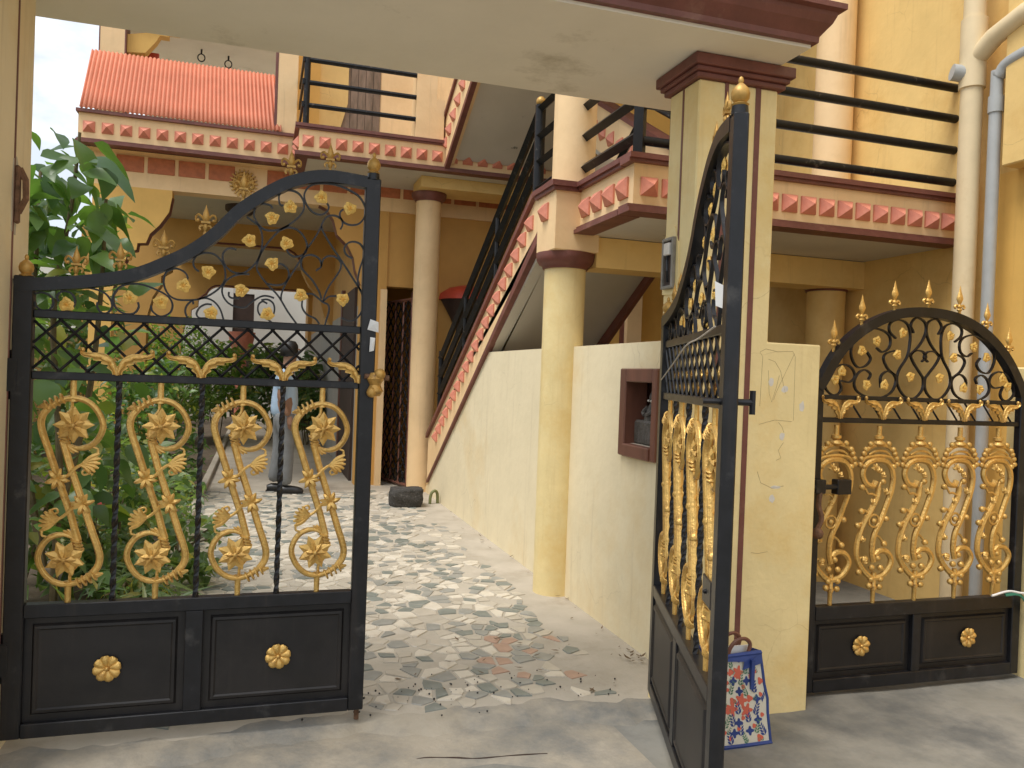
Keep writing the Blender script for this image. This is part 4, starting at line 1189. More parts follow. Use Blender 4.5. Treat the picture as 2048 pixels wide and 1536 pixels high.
def gate_leaf(name, label, s, loc, rz):
    g = thing(name, label, 'gate', loc, rz, 'leaves of the driveway gate')
    X = lambda u: s * u
    def bx(u0, u1, y0, y1, z0, z1):
        a, b = sorted((X(u0), X(u1)))
        return MB().box(a, b, y0, y1, z0, z1)
    K = M['black']
    bx(0, .066, -.022, .022, .055, 1.752).build('stile', K, g, bevel=.004)
    bx(1.25, 1.312, -.022, .022, .055, 2.238).build('stile', K, g, bevel=.004)
    MB().tube([(X(a), 0, b) for a, b in cr([(.002, 1.714)] + TOPC[:-1] + [(1.255, 2.222)], 6)], .0335, 4, up=(0, 1, 0), square=True).build('curved_top_rail', K, g, smooth=30)
    for z0, z1, d in ((1.602, 1.632, .012), (1.376, 1.406, .014)):
        bx(.066, 1.25, -d, d, z0, z1).build('rail', K, g, bevel=.003)
    bx(.066, 1.25, -.022, .022, .498, .548).build('rail', K, g, bevel=.003)
    bx(.066, 1.25, -.022, .022, .055, .108).build('rail', K, g, bevel=.003)
    bx(.618, .684, -.021, .021, .108, .498).build('middle_stile', K, g, bevel=.003)
    for a, b, rx, rz_ in ((.066, .618, .348, .292), (.684, 1.25, .969, .296)):
        x0, x1 = sorted((X(a), X(b)))
        p = raised_panel(x0, x1, .108, .498).build('sheet_panel', M['panel'], g)
        inst('rosette', ROS_M, M['gold'], p, (X(rx), -.004, rz_))
    # lattice
    z0, z1 = 1.404, 1.604
    st = .094
    h = z1 - z0
    u = .066 - h
    while u < 1.25:
        for d in (1, -1):
            a, b = (u, u + h)
            za, zb = (z1, z0) if d > 0 else (z0, z1)
            aa, bb = a, b
            if aa < .066:
                za += (zb - za) * (.066 - aa) / (b - a)
                aa = .066
            if bb > 1.25:
                zb = za + (zb - za) * (1.25 - aa) / (bb - aa)
                bb = 1.25
            if bb - aa > .015:
                MB().tube([(X(aa), .004 * d, za), (X(bb), .004 * d, zb)], .0052, 4, up=(0, 1, 0)).build('lattice_bar', K, g)
        u += st
    for u in (.357, .651, .953):
        twisted_bar(X(u), .548, 1.376).build('twisted_bar', K, g, smooth=20)
    for u in (.204, .504, .804, 1.109):
        c = inst('scroll_casting', CAST_M[s], M['gold'], g, (X(u), 0, .962))
        inst('flower', STAR_M, M['gold'], c, (X(.006), -.012, .249), None, 1.32)
        inst('flower', STAR_M, M['gold'], c, (X(-.010), -.012, -.249), (0, R(20), 0), 1.32)
    for u in (.352, .647, .953):
        inst('acanthus_leaf', ACAN_M, M['gold'], g, (X(u), -.016, 1.404))
    inst('acanthus_leaf', ACAN_H[s], M['gold'], g, (X(1.248), -.016, 1.404))
    for sc in SCROLLS:
        MB().tube([(X(a), 0, b) for a, b in cr(sc, 4)], .0095, 4, sy=.5, up=(0, 1, 0), square=True).build('scroll_bar', K, g, smooth=50)
    for i, (a, b) in enumerate(VLEAVES):
        inst('vine_leaf', VLEAF_M, M['leafgold'], g, (X(a), -.006, b), (0, R((i * 67) % 360), 0), 0.95)
    for i, (a, b) in enumerate(FLEUR):
        tilt = 0
        inst('fleur_finial', FLEUR_M, M['dullgold'], g, (X(a), 0, b - .004), (0, R(tilt), 0), (.84, 1, 1))
    inst('ball_finial', BALL_M, M['dullgold'], g, (X(.036), 0, 1.750), scale=.85)
    inst('ball_finial', BALL_M, M['dullgold'], g, (X(1.282), 0, 2.262), scale=.92)
    MB().lathe([(.026, 2.236), (.024, 2.262)], 14, (X(1.282), 0, 0)).build('stile_cap', K, g, smooth=40)
    for z in (1.39, .35):
        (MB().tube([(X(-.018), 0, z - .09), (X(-.018), 0, z + .09)], .017, 10).box(min(X(-.018), X(.02)), max(X(-.018), X(.02)), -.024, -.018, z - .06, z + .06)).build('hinge', K, g, smooth=40)
    return g

lg = gate_leaf('driveway_gate_leaf', 'closed left leaf of the black and gold wrought iron driveway gate', 1, (-0.86, 3.352, 0), 0)
MB().tube([(1.292, .026, .30), (1.292, .026, -.0)], .010, 8).build('drop_bolt', M['rust'], lg, smooth=40)
bolt = MB().tube([(1.27, -.03, 1.43), (1.37, -.03, 1.425)], .011, 8).build('slide_bolt', M['rust'], lg, smooth=40)
MB().lathe([(.02, -.05), (.034, -.03), (.022, -.005), (.036, .02), (.02, .045)], 12, (1.315, -.03, 1.40)).ball((1.33, -.045, 1.44), .024, 8).ball((1.30, -.045, 1.365), .022, 8).build('latch_knob', M['dullgold'], bolt, smooth=50)
tagp = thing('paper_tag', 'torn white paper tag tied to the left gate leaf', 'paper', (0.415, 3.32, 1.62))
MB().add([(0, 0, 0), (.045, -.006, -.010), (.043, -.012, .032), (.010, -.004, .043), (.022, -.012, .02)], [(0, 1, 4), (1, 2, 4), (2, 3, 4), (3, 0, 4)]).build('sheet', M['paper'], tagp)
MB().add([(.012, -.004, -.03), (.032, -.008, -.033), (.028, -.01, -.085), (.010, -.006, -.09), (.02, -.014, -.06)], [(0, 1, 4), (1, 2, 4), (2, 3, 4), (3, 0, 4)]).build('sheet', M['paper'], tagp)

rg = gate_leaf('driveway_gate_leaf', 'open right leaf of the driveway gate, swung out towards the street', -1, (1.745, 3.27, 0), R(70.3))
MB().tube([(-1.281, -.07, 1.40), (-1.281, .075, 1.40)], .010, 8).tube([(-1.281, -.07, 1.365), (-1.281, -.07, 1.435)], .010, 6).build('slide_bolt', M['black'], rg, smooth=40)
MB().box(-1.25, -1.13, .016, .024, .775, .86).ball((-1.18, .026, .815), .008, 6).build('lock_plate', M['black'], rg, bevel=.003)
pt2 = thing('paper_scrap', 'scrap of white paper stuck to the open gate leaf', 'paper', (1.33, 2.11, 1.66))
MB().add([(0, .012, 0), (.012, -.012, -.01), (.01, -.014, .06), (-.006, .012, .075), (.004, 0, .03)], [(0, 1, 4), (1, 2, 4), (2, 3, 4), (3, 0, 4)]).xf(Matrix.Translation((-.006, .05, .03))).build('sheet', M['paper'], pt2)
_w = [Vector((-1.2, .03, 1.625)), Vector((-.95, .032, 1.60)), Vector((-.7, .03, 1.585)), Vector((-.4, .03, 1.52)), Vector((-.1, .028, 1.46))]
tag(MB().tube(cr([pmat(rg) @ p for p in _w], 5), .003, 5).build('loose_wire', M['wire'], smooth=60), 'thin pale wire strung across the lattice of the open gate leaf', 'wire')

# ---------------------------------------------------------------- small side gate
SG = [
  [(2.6463,1.4947),(2.6639,1.4559),(2.6496,1.426),(2.6106,1.4216),(2.5739,1.4531),(2.5834,1.4991),(2.6202,1.5462),(2.6742,1.5679),(2.7227,1.5501),(2.7406,1.5112),(2.7101,1.4837),(2.6623,1.4887)],
  [(2.8068,1.6329),(2.8286,1.6007),(2.802,1.5664),(2.7542,1.5579),(2.7204,1.5961),(2.7139,1.6486),(2.7471,1.7029),(2.8334,1.7471),(2.9072,1.7376),(2.9417,1.7059),(2.9358,1.6588),(2.8959,1.6369),(2.8624,1.6554)],
  [(2.8214,1.5007),(2.8322,1.5277),(2.795,1.5462),(2.7559,1.5249),(2.7382,1.4781),(2.7601,1.4391),(2.8258,1.4144),(2.907,1.4167),(2.9632,1.4451),(2.9856,1.4929),(2.9756,1.5262),(2.9327,1.5582),(2.9058,1.6039),(2.9208,1.6313),(2.9694,1.6469)],
  [(2.8965,1.4632),(2.8938,1.5166),(2.9334,1.5448),(2.9838,1.5265)],
  [(2.9746,1.7076),(2.9359,1.7391),(2.9379,1.7794),(2.9865,1.7989),(3.0372,1.7849),(3.0605,1.7389),(3.0598,1.6712),(3.0458,1.6166),(2.9994,1.5472),(2.9942,1.4865),(3.0389,1.4271),(3.0982,1.4152),(3.1468,1.4574),(3.1524,1.5121),(3.1341,1.5387),(3.0891,1.5913),(3.0702,1.6311),(3.1028,1.6529),(3.1454,1.648),(3.1637,1.6216),(3.1394,1.6001)],
  [(3.0814,1.74),(3.0626,1.7795),(3.0944,1.8151),(3.1461,1.7977),(3.157,1.7507),(3.1263,1.6879),(3.0622,1.624)],
]
SLV = [(2.6601,1.5346),(2.6227,1.4939),(2.7703,1.6379),(2.8566,1.6884),(3.0105,1.7363),(2.9828,1.6273),(2.8066,1.4737),(2.9122,1.4771),(3.0674,1.5227)]
AX = 3.158
sg = thing('side_gate', 'small closed black and gold gate with arched spiked top beside the pillar', 'gate', (AX, 3.22, 0))
K = M['black']
XL, XR = 2.50 - AX, 3.83 - AX
arch = [(2.525, 1.45), (2.56, 1.50), (2.6415, 1.628), (2.775, 1.742), (2.9605, 1.8225), (3.156, 1.844), (3.3561, 1.8232), (3.533, 1.75), (3.671, 1.637), (3.761, 1.512), (3.79, 1.45)]
MB().tube([(a - AX, 0, b) for a, b in cr(arch, 6)], .0335, 4, up=(0, 1, 0), square=True).build('arched_top_rail', K, sg, smooth=30)
MB().box(XL, XL + .055, -.02, .02, 0.0, 1.47).build('stile', K, sg, bevel=.004)
MB().box(XR - .055, XR, -.02, .02, 0.0, 1.47).build('stile', K, sg, bevel=.004)
for z0, z1 in ((1.398, 1.42), (1.288, 1.312)):
    MB().box(XL + .055, XR - .055, -.012, .012, z0, z1).build('rail', K, sg, bevel=.003)
MB().box(XL + .055, XR - .055, -.022, .022, .345, .41).build('rail', K, sg, bevel=.003)
MB().box(XL + .055, XR - .055, -.022, .022, 0.0, .06).build('rail', K, sg, bevel=.003)
MB().box(-.025, .025, -.021, .021, .06, .345).build('middle_stile', K, sg, bevel=.003)
for a, b, rx in ((XL + .055, -.025, 2.833 - AX), (.025, XR - .055, 3.496 - AX)):
    p = raised_panel(a, b, .06, .345).build('sheet_panel', M['panel'], sg)
    inst('rosette', ROS_M, M['gold'], p, (rx, -.004, .205), scale=1.0)
for mir in (1, -1):
    for sc in SG:
        MB().tube([((a - AX) * mir, 0, b) for a, b in cr(sc, 4)], .0095, 4, sy=.55, up=(0, 1, 0), square=True).build('scroll_bar', K, sg, smooth=50)
    for i, (a, b) in enumerate(SLV):
        inst('vine_leaf', VLEAF_M, M['leafgold'], sg, ((a - AX) * mir, -.006, b), (0, R((i * 53) % 360), 0), .9)
def spear_mesh():
    m = MB()
    m.lathe([(.008, -.01), (.009, .015), (.016, .022), (.01, .03), (.018, .038), (.006, .05), (.014, .066), (.019, .078), (.015, .092), (.008, .112), (.003, .135), (.0005, .145)], 8, sy=.7)
    for s in (1, -1):
        m.tube(cr([(0, 0, .034), (s * .02, 0, .046), (s * .031, 0, .036), (s * .024, 0, .028)], 3), .006, 6)
    return m.mesh('spear_finial', smooth=40)
SPEAR = spear_mesh()
for a, b in ((2.612, 1.635), (2.768, 1.765), (2.959, 1.845), (3.164, 1.866), (3.363, 1.848), (3.545, 1.775), (3.697, 1.655)):
    inst('spear_finial', SPEAR, M['gold'], sg, (a - AX, 0, b))
S1 = [(-.0097,.1925),(-.0253,.1686),(-.0652,.1807),(-.0898,.2267),(-.0698,.2727),(-.0148,.2942),(.0538,.2825),(.0906,.2314),(.0887,.1569),(.0587,.0734),(.0283,-.0005),(-.0075,-.074),(-.0151,-.1478),(-.0035,-.1991)]
S2 = [(.0088,.1619),(.0001,.1111),(-.0412,.0376),(-.0774,-.0217),(-.1065,-.1085),(-.1029,-.1821),(-.055,-.2482),(.0028,-.28),(.0695,-.2527),(.101,-.1978),(.0759,-.1551),(.03,-.1472),(-.0006,-.1668)]
SB = [(-.0922,.1624),(-.092,.0475),(-.1108,-.0211),(-.0941,-.2468),(.051,-.1125),(.0563,.0083),(.0301,.1896),(-.0293,-.3139),(.0331,-.3211),(-.0168,-.2265),(.0341,-.2282),(-.0196,-.2819),(.0369,-.2841),(.0148,-.1811),(-.0582,-.1835)]
def baluster_mesh():
    m = MB()
    m.tube(uz(cr(S1, 4)), .0142, 7, sy=1)
    m.tube(uz(cr(S2, 4)), .0142, 7, sy=1)
    for a, b in SB:
        m.ball((a, -.004, b), .0155, 8)
    for (a, b), (c, d) in (((-.0922, .1624), (-.055, .13)), ((-.092, .0475), (-.05, .035)), ((-.1108, -.0211), (-.075, -.02)), ((.0510, -.1125), (-.005, -.07)), ((.0563, .0083), (.02, 0)), ((.0301, .1896), (.008, .16)), ((-.094, -.247), (-.06, -.243)), ((-.055, .13), (0, .11)), ((-.05, .035), (-.02, .08)), ((-.0582, -.1835), (-.1, -.19))):
        m.tube(uz(cr([(a, b), ((a + c) / 2, (b + d) / 2 + .01), (c, d)], 3), -.003), .006, 6)
    m.tube([(-.017 + .03 * math.cos(t), -.006, .03 * math.sin(t)) for t in [k * math.pi / 8 for k in range(16)]], .006, 6, closed=True)
    m.ball((-.017, -.006, 0), .014, 8)
    # leafy sprig inside the upper scroll and on the rods
    for (x, z, a0) in ((0, .235, 90), (.045, .13, 70), (-.03, .08, 60), (-.085, -.10, 80), (-.07, -.2, 45), (.02, .215, 50), (-.02, .25, 120)):
        for da in (-45, 0, 45):
            a = R(a0 + da)
            m.tube([(x, -.006, z), (x + .014 * math.cos(a), -.011, z + .014 * math.sin(a)), (x + .026 * math.cos(a), -.006, z + .030 * math.sin(a))], [.006, .0095, .003], 5)
    # crown
    m.tube(uz(cr([(-.0786, .3371), (-.0406, .3604), (.0018, .3683), (.0498, .3613), (.0852, .3384)], 4)), .010, 6)
    m.tube(uz(cr([(-.06, .320), (-.03, .334), (.002, .340), (.04, .335), (.065, .320)], 4), -.004), .006, 6)
    m.tube(uz(cr([(-.10, .282), (-.077, .305), (-.04, .312), (0, .316), (.04, .313), (.0754, .306), (.10, .283)], 4)), .009, 6)
    for a, b in ((-.0786, .345), (-.052, .372), (.055, .373), (.085, .345), (-.103, .30), (-.108, .272), (-.09, .325), (.094, .326), (.11, .275), (.105, .302), (-.085, .262), (.09, .262)):
        m.ball((a, -.004, b), .0145, 7)
    m.lathe([(.012, .46), (.012, .415), (.024, .41), (.024, .398), (.014, .392), (.03, .382), (.032, .372), (.016, .36)], 10)
    m.lathe([(.010, -.40), (.011, -.34), (.018, -.325), (.012, -.31), (.012, -.25)], 10)
    return m.mesh('scroll_baluster', smooth=50)
BALU = baluster_mesh()
for x in (2.648, 2.899, 3.150, 3.401, 3.652):
    inst('scroll_baluster', BALU, M['gold'], sg, (x - AX, 0, .812), scale=(1, 1, 1.01))
    inst('acanthus_leaf', ACAN_M, M['gold'], sg, (x - AX, -.014, 1.312), scale=(.85, 1, 1.12))
for k in range(11):
    x = XL + .10 + k * .118
    MB().tube([(x, .004, 1.40), (x + .075, .004, 1.308)], .006, 4, up=(0, 1, 0)).build('diagonal_bar', K, sg)
sb_ = MB().tube([(2.44 - AX, -.045, .985), (2.70 - AX, -.045, .985)], .013, 8).box(2.50 - AX, 2.555 - AX, -.06, -.02, .955, 1.02).box(2.62 - AX, 2.70 - AX, -.06, -.012, .95, 1.02).build('slide_bolt', K, sg, bevel=.003)
MB().tube(cr([(2.53 - AX, -.05, .96), (2.52 - AX, -.055, .90), (2.535 - AX, -.06, .84), (2.515 - AX, -.06, .79)], 4), .012, 7).ball((2.515 - AX, -.06, .77), .028, 8).build('padlock', M['rust'], sb_, smooth=50)
# pier on the far side of the small gate
tag(MB().box(3.86, 4.12, 3.12, 3.36, -0.04, 1.60).build('gate_pier', M['pillar'], bevel=.008), 'short pale yellow pier at the right hand edge, hinge side of the small gate', 'pier')
cl = MB()
cl.tube(cr([(3.70, 3.185, .425), (3.76, 3.175, .43), (3.80, 3.17, .41), (3.85, 3.16, .34), (3.92, 3.14, .26)], 5), .014, 6, sy=.4)
tag(cl.build('cloth_strip', M['green_cloth'], smooth=50), 'green cloth strip tied round the right hand end of the small gate', 'cloth')
tag(MB().tube(cr([(3.62, 3.19, .418), (3.72, 3.18, .44), (3.80, 3.165, .43), (3.9, 3.15, .44)], 5), .006, 6).build('plastic_twine', M['paper'], smooth=50), 'white plastic twine knotted beside the green cloth strip', 'twine')
# ---------------------------------------------------------------- pipes on the side wall
pc = thing('drain_pipe', 'fat cream painted drain pipe with a tee running up the right hand wall', 'pipe', (4.15, 3.95, 0))
MB().lathe([(.064, -.02), (.064, 6.8)], 20, (4.15, 3.95, 0)).build('pipe', M['pvc_cream'], pc, smooth=40, keep=True)
MB().lathe([(.064, 3.33), (.076, 3.335), (.076, 3.76), (.064, 3.765)], 20, (4.15, 3.95, 0)).build('tee_joint', M['pvc_cream'], pc, smooth=40, keep=True)
MB().tube([(4.15, 3.95, 3.50), (4.15, 3.80, 3.60), (4.15, 3.6, 3.66), (4.15, 1.5, 3.70)], .058, 16).build('branch', M['pvc_cream'], pc, smooth=40, keep=True)
MB().tube([(4.15, 3.95, 3.42), (4.04, 4.0, 3.44)], .05, 14).build('cleaning_cap', M['pvc_grey'], pc, smooth=40, keep=True)
pg = thing('water_pipe', 'thin grey plastic water pipe bending beside the fat cream pipe', 'pipe', (4.17, 3.79, 0))
MB().tube(cr([(4.17, 3.79, -.02), (4.17, 3.79, 1.5), (4.17, 3.79, 3.22), (4.17, 3.77, 3.36), (4.17, 3.66, 3.43), (4.17, 3.2, 3.455), (4.17, 1.5, 3.50)], 5), .036, 14).build('pipe', M['pvc_grey'], pg, smooth=50, keep=True)
MB().lathe([(.036, 3.14), (.043, 3.142), (.043, 3.24), (.036, 3.242)], 16, (4.17, 3.79, 0)).build('socket', M['pvc_grey'], pg, smooth=40, keep=True)

# ---------------------------------------------------------------- niche idol
idol = thing('stone_idol', 'small dark carved stone figure on a block inside the brown niche', 'statue', (2.10, 4.03, 1.10))
b = MB().box(-.075, .09, -.12, .105, 0, .135)
b.build('block', M['stone_idol'], idol, bevel=.012)
fg = MB()
fg.lathe([(.052, .125), (.058, .14), (.05, .165), (.040, .195), (.036, .215), (.026, .228), (.022, .236), (.030, .246), (.032, .262), (.028, .280), (.020, .296), (.008, .312)], 14, (0, 0, 0))
fg.tube(cr([(-.02, .04, .21), (-.045, .045, .18), (-.055, .01, .165)], 3), .012, 6)
fg.tube(cr([(-.02, -.04, .21), (-.045, -.045, .18), (-.055, -.01, .165)], 3), .012, 6)
fg.xf(Matrix.Translation((-.01, -.015, .0)))
fg.build('figure', M['stone_idol'], idol, smooth=50)
MB().ball((-.04, .0, .245), .008, 8).ball((-.037, -.027, .243), .008, 8).build('white_dots', M['peel'], idol, smooth=60)
MB().prism([(-.10, -.16), (.09, -.18), (.1, .17), (-.09, .19)], 'z', -.004, 0.001).build('dust', M['cement'], idol)

# ---------------------------------------------------------------- rough black stone block and hose end
bm = bmesh.new()
bmesh.ops.create_cube(bm, size=1)
bmesh.ops.subdivide_edges(bm, edges=bm.edges, cuts=7, use_grid_fill=True)
rr = random.Random(4)
from mathutils import noise as mnoise
for v in bm.verts:
    p = v.co.copy()
    q = Vector((p.x * (1 - .18 * abs(p.y)), p.y * (1 - .15 * abs(p.x)), p.z))
    d = q.normalized() * 0.5
    q = q.lerp(d, .22)
    nval = mnoise.noise(q * 3.1) * .07 + mnoise.noise(q * 9.0) * .035
    q += q.normalized() * nval
    v.co = Vector((q.x * .37, q.y * .30, q.z * .21 + .095))
me = bpy.data.meshes.new('stone_block')
bm.to_mesh(me)
bm.free()
me.polygons.foreach_set('use_smooth', [True] * len(me.polygons))
me.materials.append(M['stone_dark'])
sb2 = bpy.data.objects.new('stone_block', me)
COL.objects.link(sb2)
sb2.location = (1.575, 8.72, 0)
tag(sb2, 'rough black stone block lying in front of the far round column', 'stone')
tag(MB().tube(cr([(1.86, 8.82, 0.0), (1.865, 8.83, .07), (1.885, 8.84, .125), (1.925, 8.85, .14), (1.95, 8.86, .10), (1.955, 8.86, .0)], 5), .017, 10).build('hose_end', M['hose'], smooth=50),
    'bent olive hose end sticking up at the foot of the wall', 'hose')

# ---------------------------------------------------------------- shopping bag
bag = thing('shopping_bag', 'leaf-patterned shopping bag with blue edging leaning on the gate pillar', 'bag', (1.92, 2.92, -0.022))
bb = [(-.17, -.09), (.145, -.09), (.155, .09), (-.16, .09)]
bt = [(-.13, -.035), (.105, -.04), (.11, .05), (-.12, .05)]
Hh = .355
lv = 6
vs, fs = [], []
for k in range(lv + 1):
    t = k / lv
    bl = 1 + .05 * math.sin(t * math.pi)
    for (a, b_), (c, d) in zip(bb, bt):
        vs.append(((a * (1 - t) + c * t) * bl, (b_ * (1 - t) + d * t) * bl, Hh * t))
for _i, _v in enumerate(vs):
    _k = _i // 4
    vs[_i] = (_v[0] + .0035 * math.sin(_i * 2.3 + _k), _v[1] + .006 * math.sin(_i * 1.7), _v[2] + (.01 * math.sin(_i * 3.1) if _k == lv else 0))
for k in range(lv):
    for i in range(4):
        j = (i + 1) % 4
        fs.append((k * 4 + i, k * 4 + j, (k + 1) * 4 + j, (k + 1) * 4 + i))
fs.append((3, 2, 1, 0))
MB().add(vs, fs).build('body', M['bag'], bag, smooth=30)
def bagp(s, t, off=0.0):
    """point on the street-facing side"""
    k = min(int(t * lv), lv - 1)
    fr = t * lv - k
    a0, a1 = Vector(vs[k * 4]), Vector(vs[k * 4 + 1])
    b0, b1 = Vector(vs[k * 4 + 4]), Vector(vs[k * 4 + 5])
    p = (a0.lerp(a1, s)).lerp(b0.lerp(b1, s), fr)
    return p + Vector((0, -off, 0))
for i in range(4):
    MB().tube([vs[k * 4 + i] for k in range(lv + 1)], .0065, 6).build('edging', M['bag_blue'], bag, smooth=50)
MB().tube([vs[0], vs[1], vs[2], vs[3]], .010, 6, closed=True).build('edging', M['bag_blue'], bag)
MB().tube([vs[lv * 4 + i] for i in range(4)], .011, 6, closed=True).build('edging', M['bag_blue'], bag)
MB().add([bagp(.62, .84, .006), bagp(1.0, .90, .008), bagp(1.0, 1.0, .006), bagp(.3, 1.0, .006), bagp(.3, .95, .006), bagp(.66, .93, .009)], [(0, 1, 2, 5), (5, 2, 3, 4)]).build('flap', M['bag_blue'], bag)
MB().prism([(bagp(*q)[0], bagp(*q)[2]) for q in ((.74, .62), (.80, .62), (.83, .95), (.77, .95))], 'y', bagp(.78, .7).y - .012, bagp(.78, .9).y - .002).build('strap', M['bag_blue'], bag)
for yy in (-.035, .04):
    MB().tube(cr([(.05, yy, .345), (.065, yy, .395), (.04, yy, .42), (.0, yy, .415), (-.03, yy, .385), (-.04, yy, .345)], 5), .0085, 6).build('handle', M['wood'], bag, smooth=50)
MB().box(-.06, .085, -.012, -.006, .32, .385).build('paper', M['paper'], bag)
def frond(m, cs, ct, L, ang, n=5, w=.35):
    for k in range(n):
        for sd in (1, -1):
            t = k / n
            base = (cs + L * t * math.cos(ang), ct + L * t * math.sin(ang))
            a2 = ang + sd * .75
            l2 = L * w * (1 - .45 * t)
            wd = l2 * .22
            pts = [base, (base[0] + l2 * .5 * math.cos(a2) - wd * math.sin(a2), base[1] + l2 * .5 * math.sin(a2) + wd * math.cos(a2)), (base[0] + l2 * math.cos(a2), base[1] + l2 * math.sin(a2)), (base[0] + l2 * .5 * math.cos(a2) + wd * math.sin(a2), base[1] + l2 * .5 * math.sin(a2) - wd * math.cos(a2))]
            if all(0.01 < p[0] < .99 and .02 < p[1] < .97 for p in pts):
                m.add([bagp(p[0], p[1], .0016) for p in pts], [(0, 1, 2, 3)])
def blob(m, cs, ct, r0, lobes, depth):
    pts = []
    for k in range(24):
        a = 2 * math.pi * k / 24
        q = r0 * (1 + depth * math.cos(lobes * a))
        pts.append((cs + q * math.cos(a), ct + q * .86 * math.sin(a)))
    if all(0.01 < p[0] < .99 and .02 < p[1] < .97 for p in pts):
        m.add([bagp(p[0], p[1], .0016) for p in pts], [tuple(range(24))])
mr, mg, mbl = MB(), MB(), MB()
rb = random.Random(8)
for i in range(8):
    for j in range(9):
        s_, t_ = (i + .5 + rb.uniform(-.25, .25)) / 8, (j + .5 + rb.uniform(-.22, .22)) / 9
        k = (i * 2 + j * 3 + rb.randint(0, 1)) % 5
        if k == 0:
            blob(mr, s_, t_, .075, 5, .35)
        elif k == 1:
            frond(mg, s_, t_ - .06, .17, rb.uniform(.9, 2.2))
        elif k == 2:
            frond(mbl, s_, t_ - .05, .15, rb.uniform(.9, 2.2), 4, .5)
        elif k == 3:
            blob(mr, s_, t_, .045, 3, .2)
            frond(mg, s_ + .06, t_ - .02, .1, rb.uniform(0, 3), 4)
        else:
            blob(mbl, s_, t_, .05, 4, .3)
            blob(mr, s_ + .07, t_ + .05, .03, 3, .1)
for _m, _n, _k in ((mr, 'red_print', 'p_red'), (mg, 'green_print', 'p_green'), (mbl, 'navy_print', 'p_blue')):
    _m.build(_n, M[_k], bag, recalc=False)['kind'] = 'stuff'

# ---------------------------------------------------------------- person walking in the porch
person = thing('person', 'person in light blue shirt and grey trousers walking on the courtyard floor', 'person', (0.285, 9.75, 0), R(-8))
def skin(name, verts, edges, radii, m, par, sub=1):
    me = bpy.data.meshes.new(name)
    me.from_pydata(verts, edges, [])
    o = bpy.data.objects.new(name, me)
    COL.objects.link(o)
    o.parent = par
    md = o.modifiers.new('skin', 'SKIN')
    md.use_smooth_shade = True
    lay = me.skin_vertices[0].data if me.skin_vertices else None
    if lay is None:
        bm = bmesh.new()
        bm.from_mesh(me)
        bm.verts.layers.skin.verify()
        bm.to_mesh(me)
        bm.free()
        lay = me.skin_vertices[0].data
    for i, rd in enumerate(radii):
        lay[i].radius = rd if isinstance(rd, tuple) else (rd, rd)
    lay[0].use_root = True
    ss = o.modifiers.new('sub', 'SUBSURF')
    ss.levels = ss.render_levels = sub
    me.materials.append(m)
    return o
# faces +X; Y is across the body
bv = [(0, 0, .95), (.01, 0, 1.15), (.02, 0, 1.36), (.03, 0, 1.47), (.05, 0, 1.56), (.065, 0, 1.66),
      (.03, -.09, .90), (.07, -.09, .50), (.06, -.09, .10), (-.02, .09, .90), (-.04, .09, .50), (-.10, .09, .11),
      (.02, -.19, 1.38), (-.02, -.23, 1.12), (.08, -.22, .90), (.02, .19, 1.38), (-.03, .23, 1.12), (.05, .22, .90)]
be = [(0, 1), (1, 2), (2, 3), (3, 4), (4, 5), (0, 6), (6, 7), (7, 8), (0, 9), (9, 10), (10, 11), (2, 12), (12, 13), (13, 14), (2, 15), (15, 16), (16, 17)]
br = [(.12, .13), (.11, .13), (.11, .14), .055, .085, .09, .085, .058, .042, .085, .058, .042, .055, .042, .032, .055, .042, .032]
skin('body', bv, be, br, M['skin'], person)
skin('trousers', [(0, 0, .98), (0, 0, .88), (.035, -.09, .80), (.065, -.09, .48), (.06, -.09, .085), (-.025, .09, .80), (-.04, .09, .48), (-.10, .09, .10)],
     [(0, 1), (1, 2), (2, 3), (3, 4), (1, 5), (5, 6), (6, 7)], [(.135, .15), (.13, .145), .105, .088, .08, .105, .088, .08], M['trouser'], person)
skin('shirt', [(.0, 0, .84), (.005, 0, 1.0), (.015, 0, 1.2), (.02, 0, 1.37), (.03, 0, 1.46), (.02, -.19, 1.39), (-.01, -.225, 1.18), (.02, .19, 1.39), (-.02, .225, 1.18)],
     [(0, 1), (1, 2), (2, 3), (3, 4), (3, 5), (5, 6), (3, 7), (7, 8)], [(.165, .175), (.155, .165), (.14, .165), (.13, .16), .065, .075, .07, .075, .07], M['shirt'], person)
for (x, y, z, a) in ((.09, -.09, 0, 0), (-.07, .09, .0, 0)):
    s_ = MB()
    s_.tube([(-.10, 0, .045), (-.05, 0, .05), (.02, 0, .05), (.10, 0, .042), (.15, 0, .032), (.17, 0, .025)], [.034, .05, .05, .046, .038, .016], 10, sy=.9)
    s_.box(-.11, .165, -.043, .043, 0, .018)
    s_.xf(Matrix.Translation((x, y, z)) @ Matrix.Rotation(a, 4, 'Y'))
    s_.build('shoe', M['shoe'], person, smooth=40)
MB().lathe([(.02, 1.775), (.07, 1.765), (.10, 1.72), (.105, 1.66), (.098, 1.60), (.05, 1.575)], 14, (.04, 0, 0)).build('hair', M['hair'], person, smooth=60)
nf_ = MB().tube([(.155, 0, 1.68), (.172, 0, 1.645), (.155, 0, 1.635)], [.008, .015, .01], 6).ball((.148, -.035, 1.675), .010, 6).ball((.148, .035, 1.675), .010, 6)
nf_.build('face_features', M['skin'], person, smooth=60)
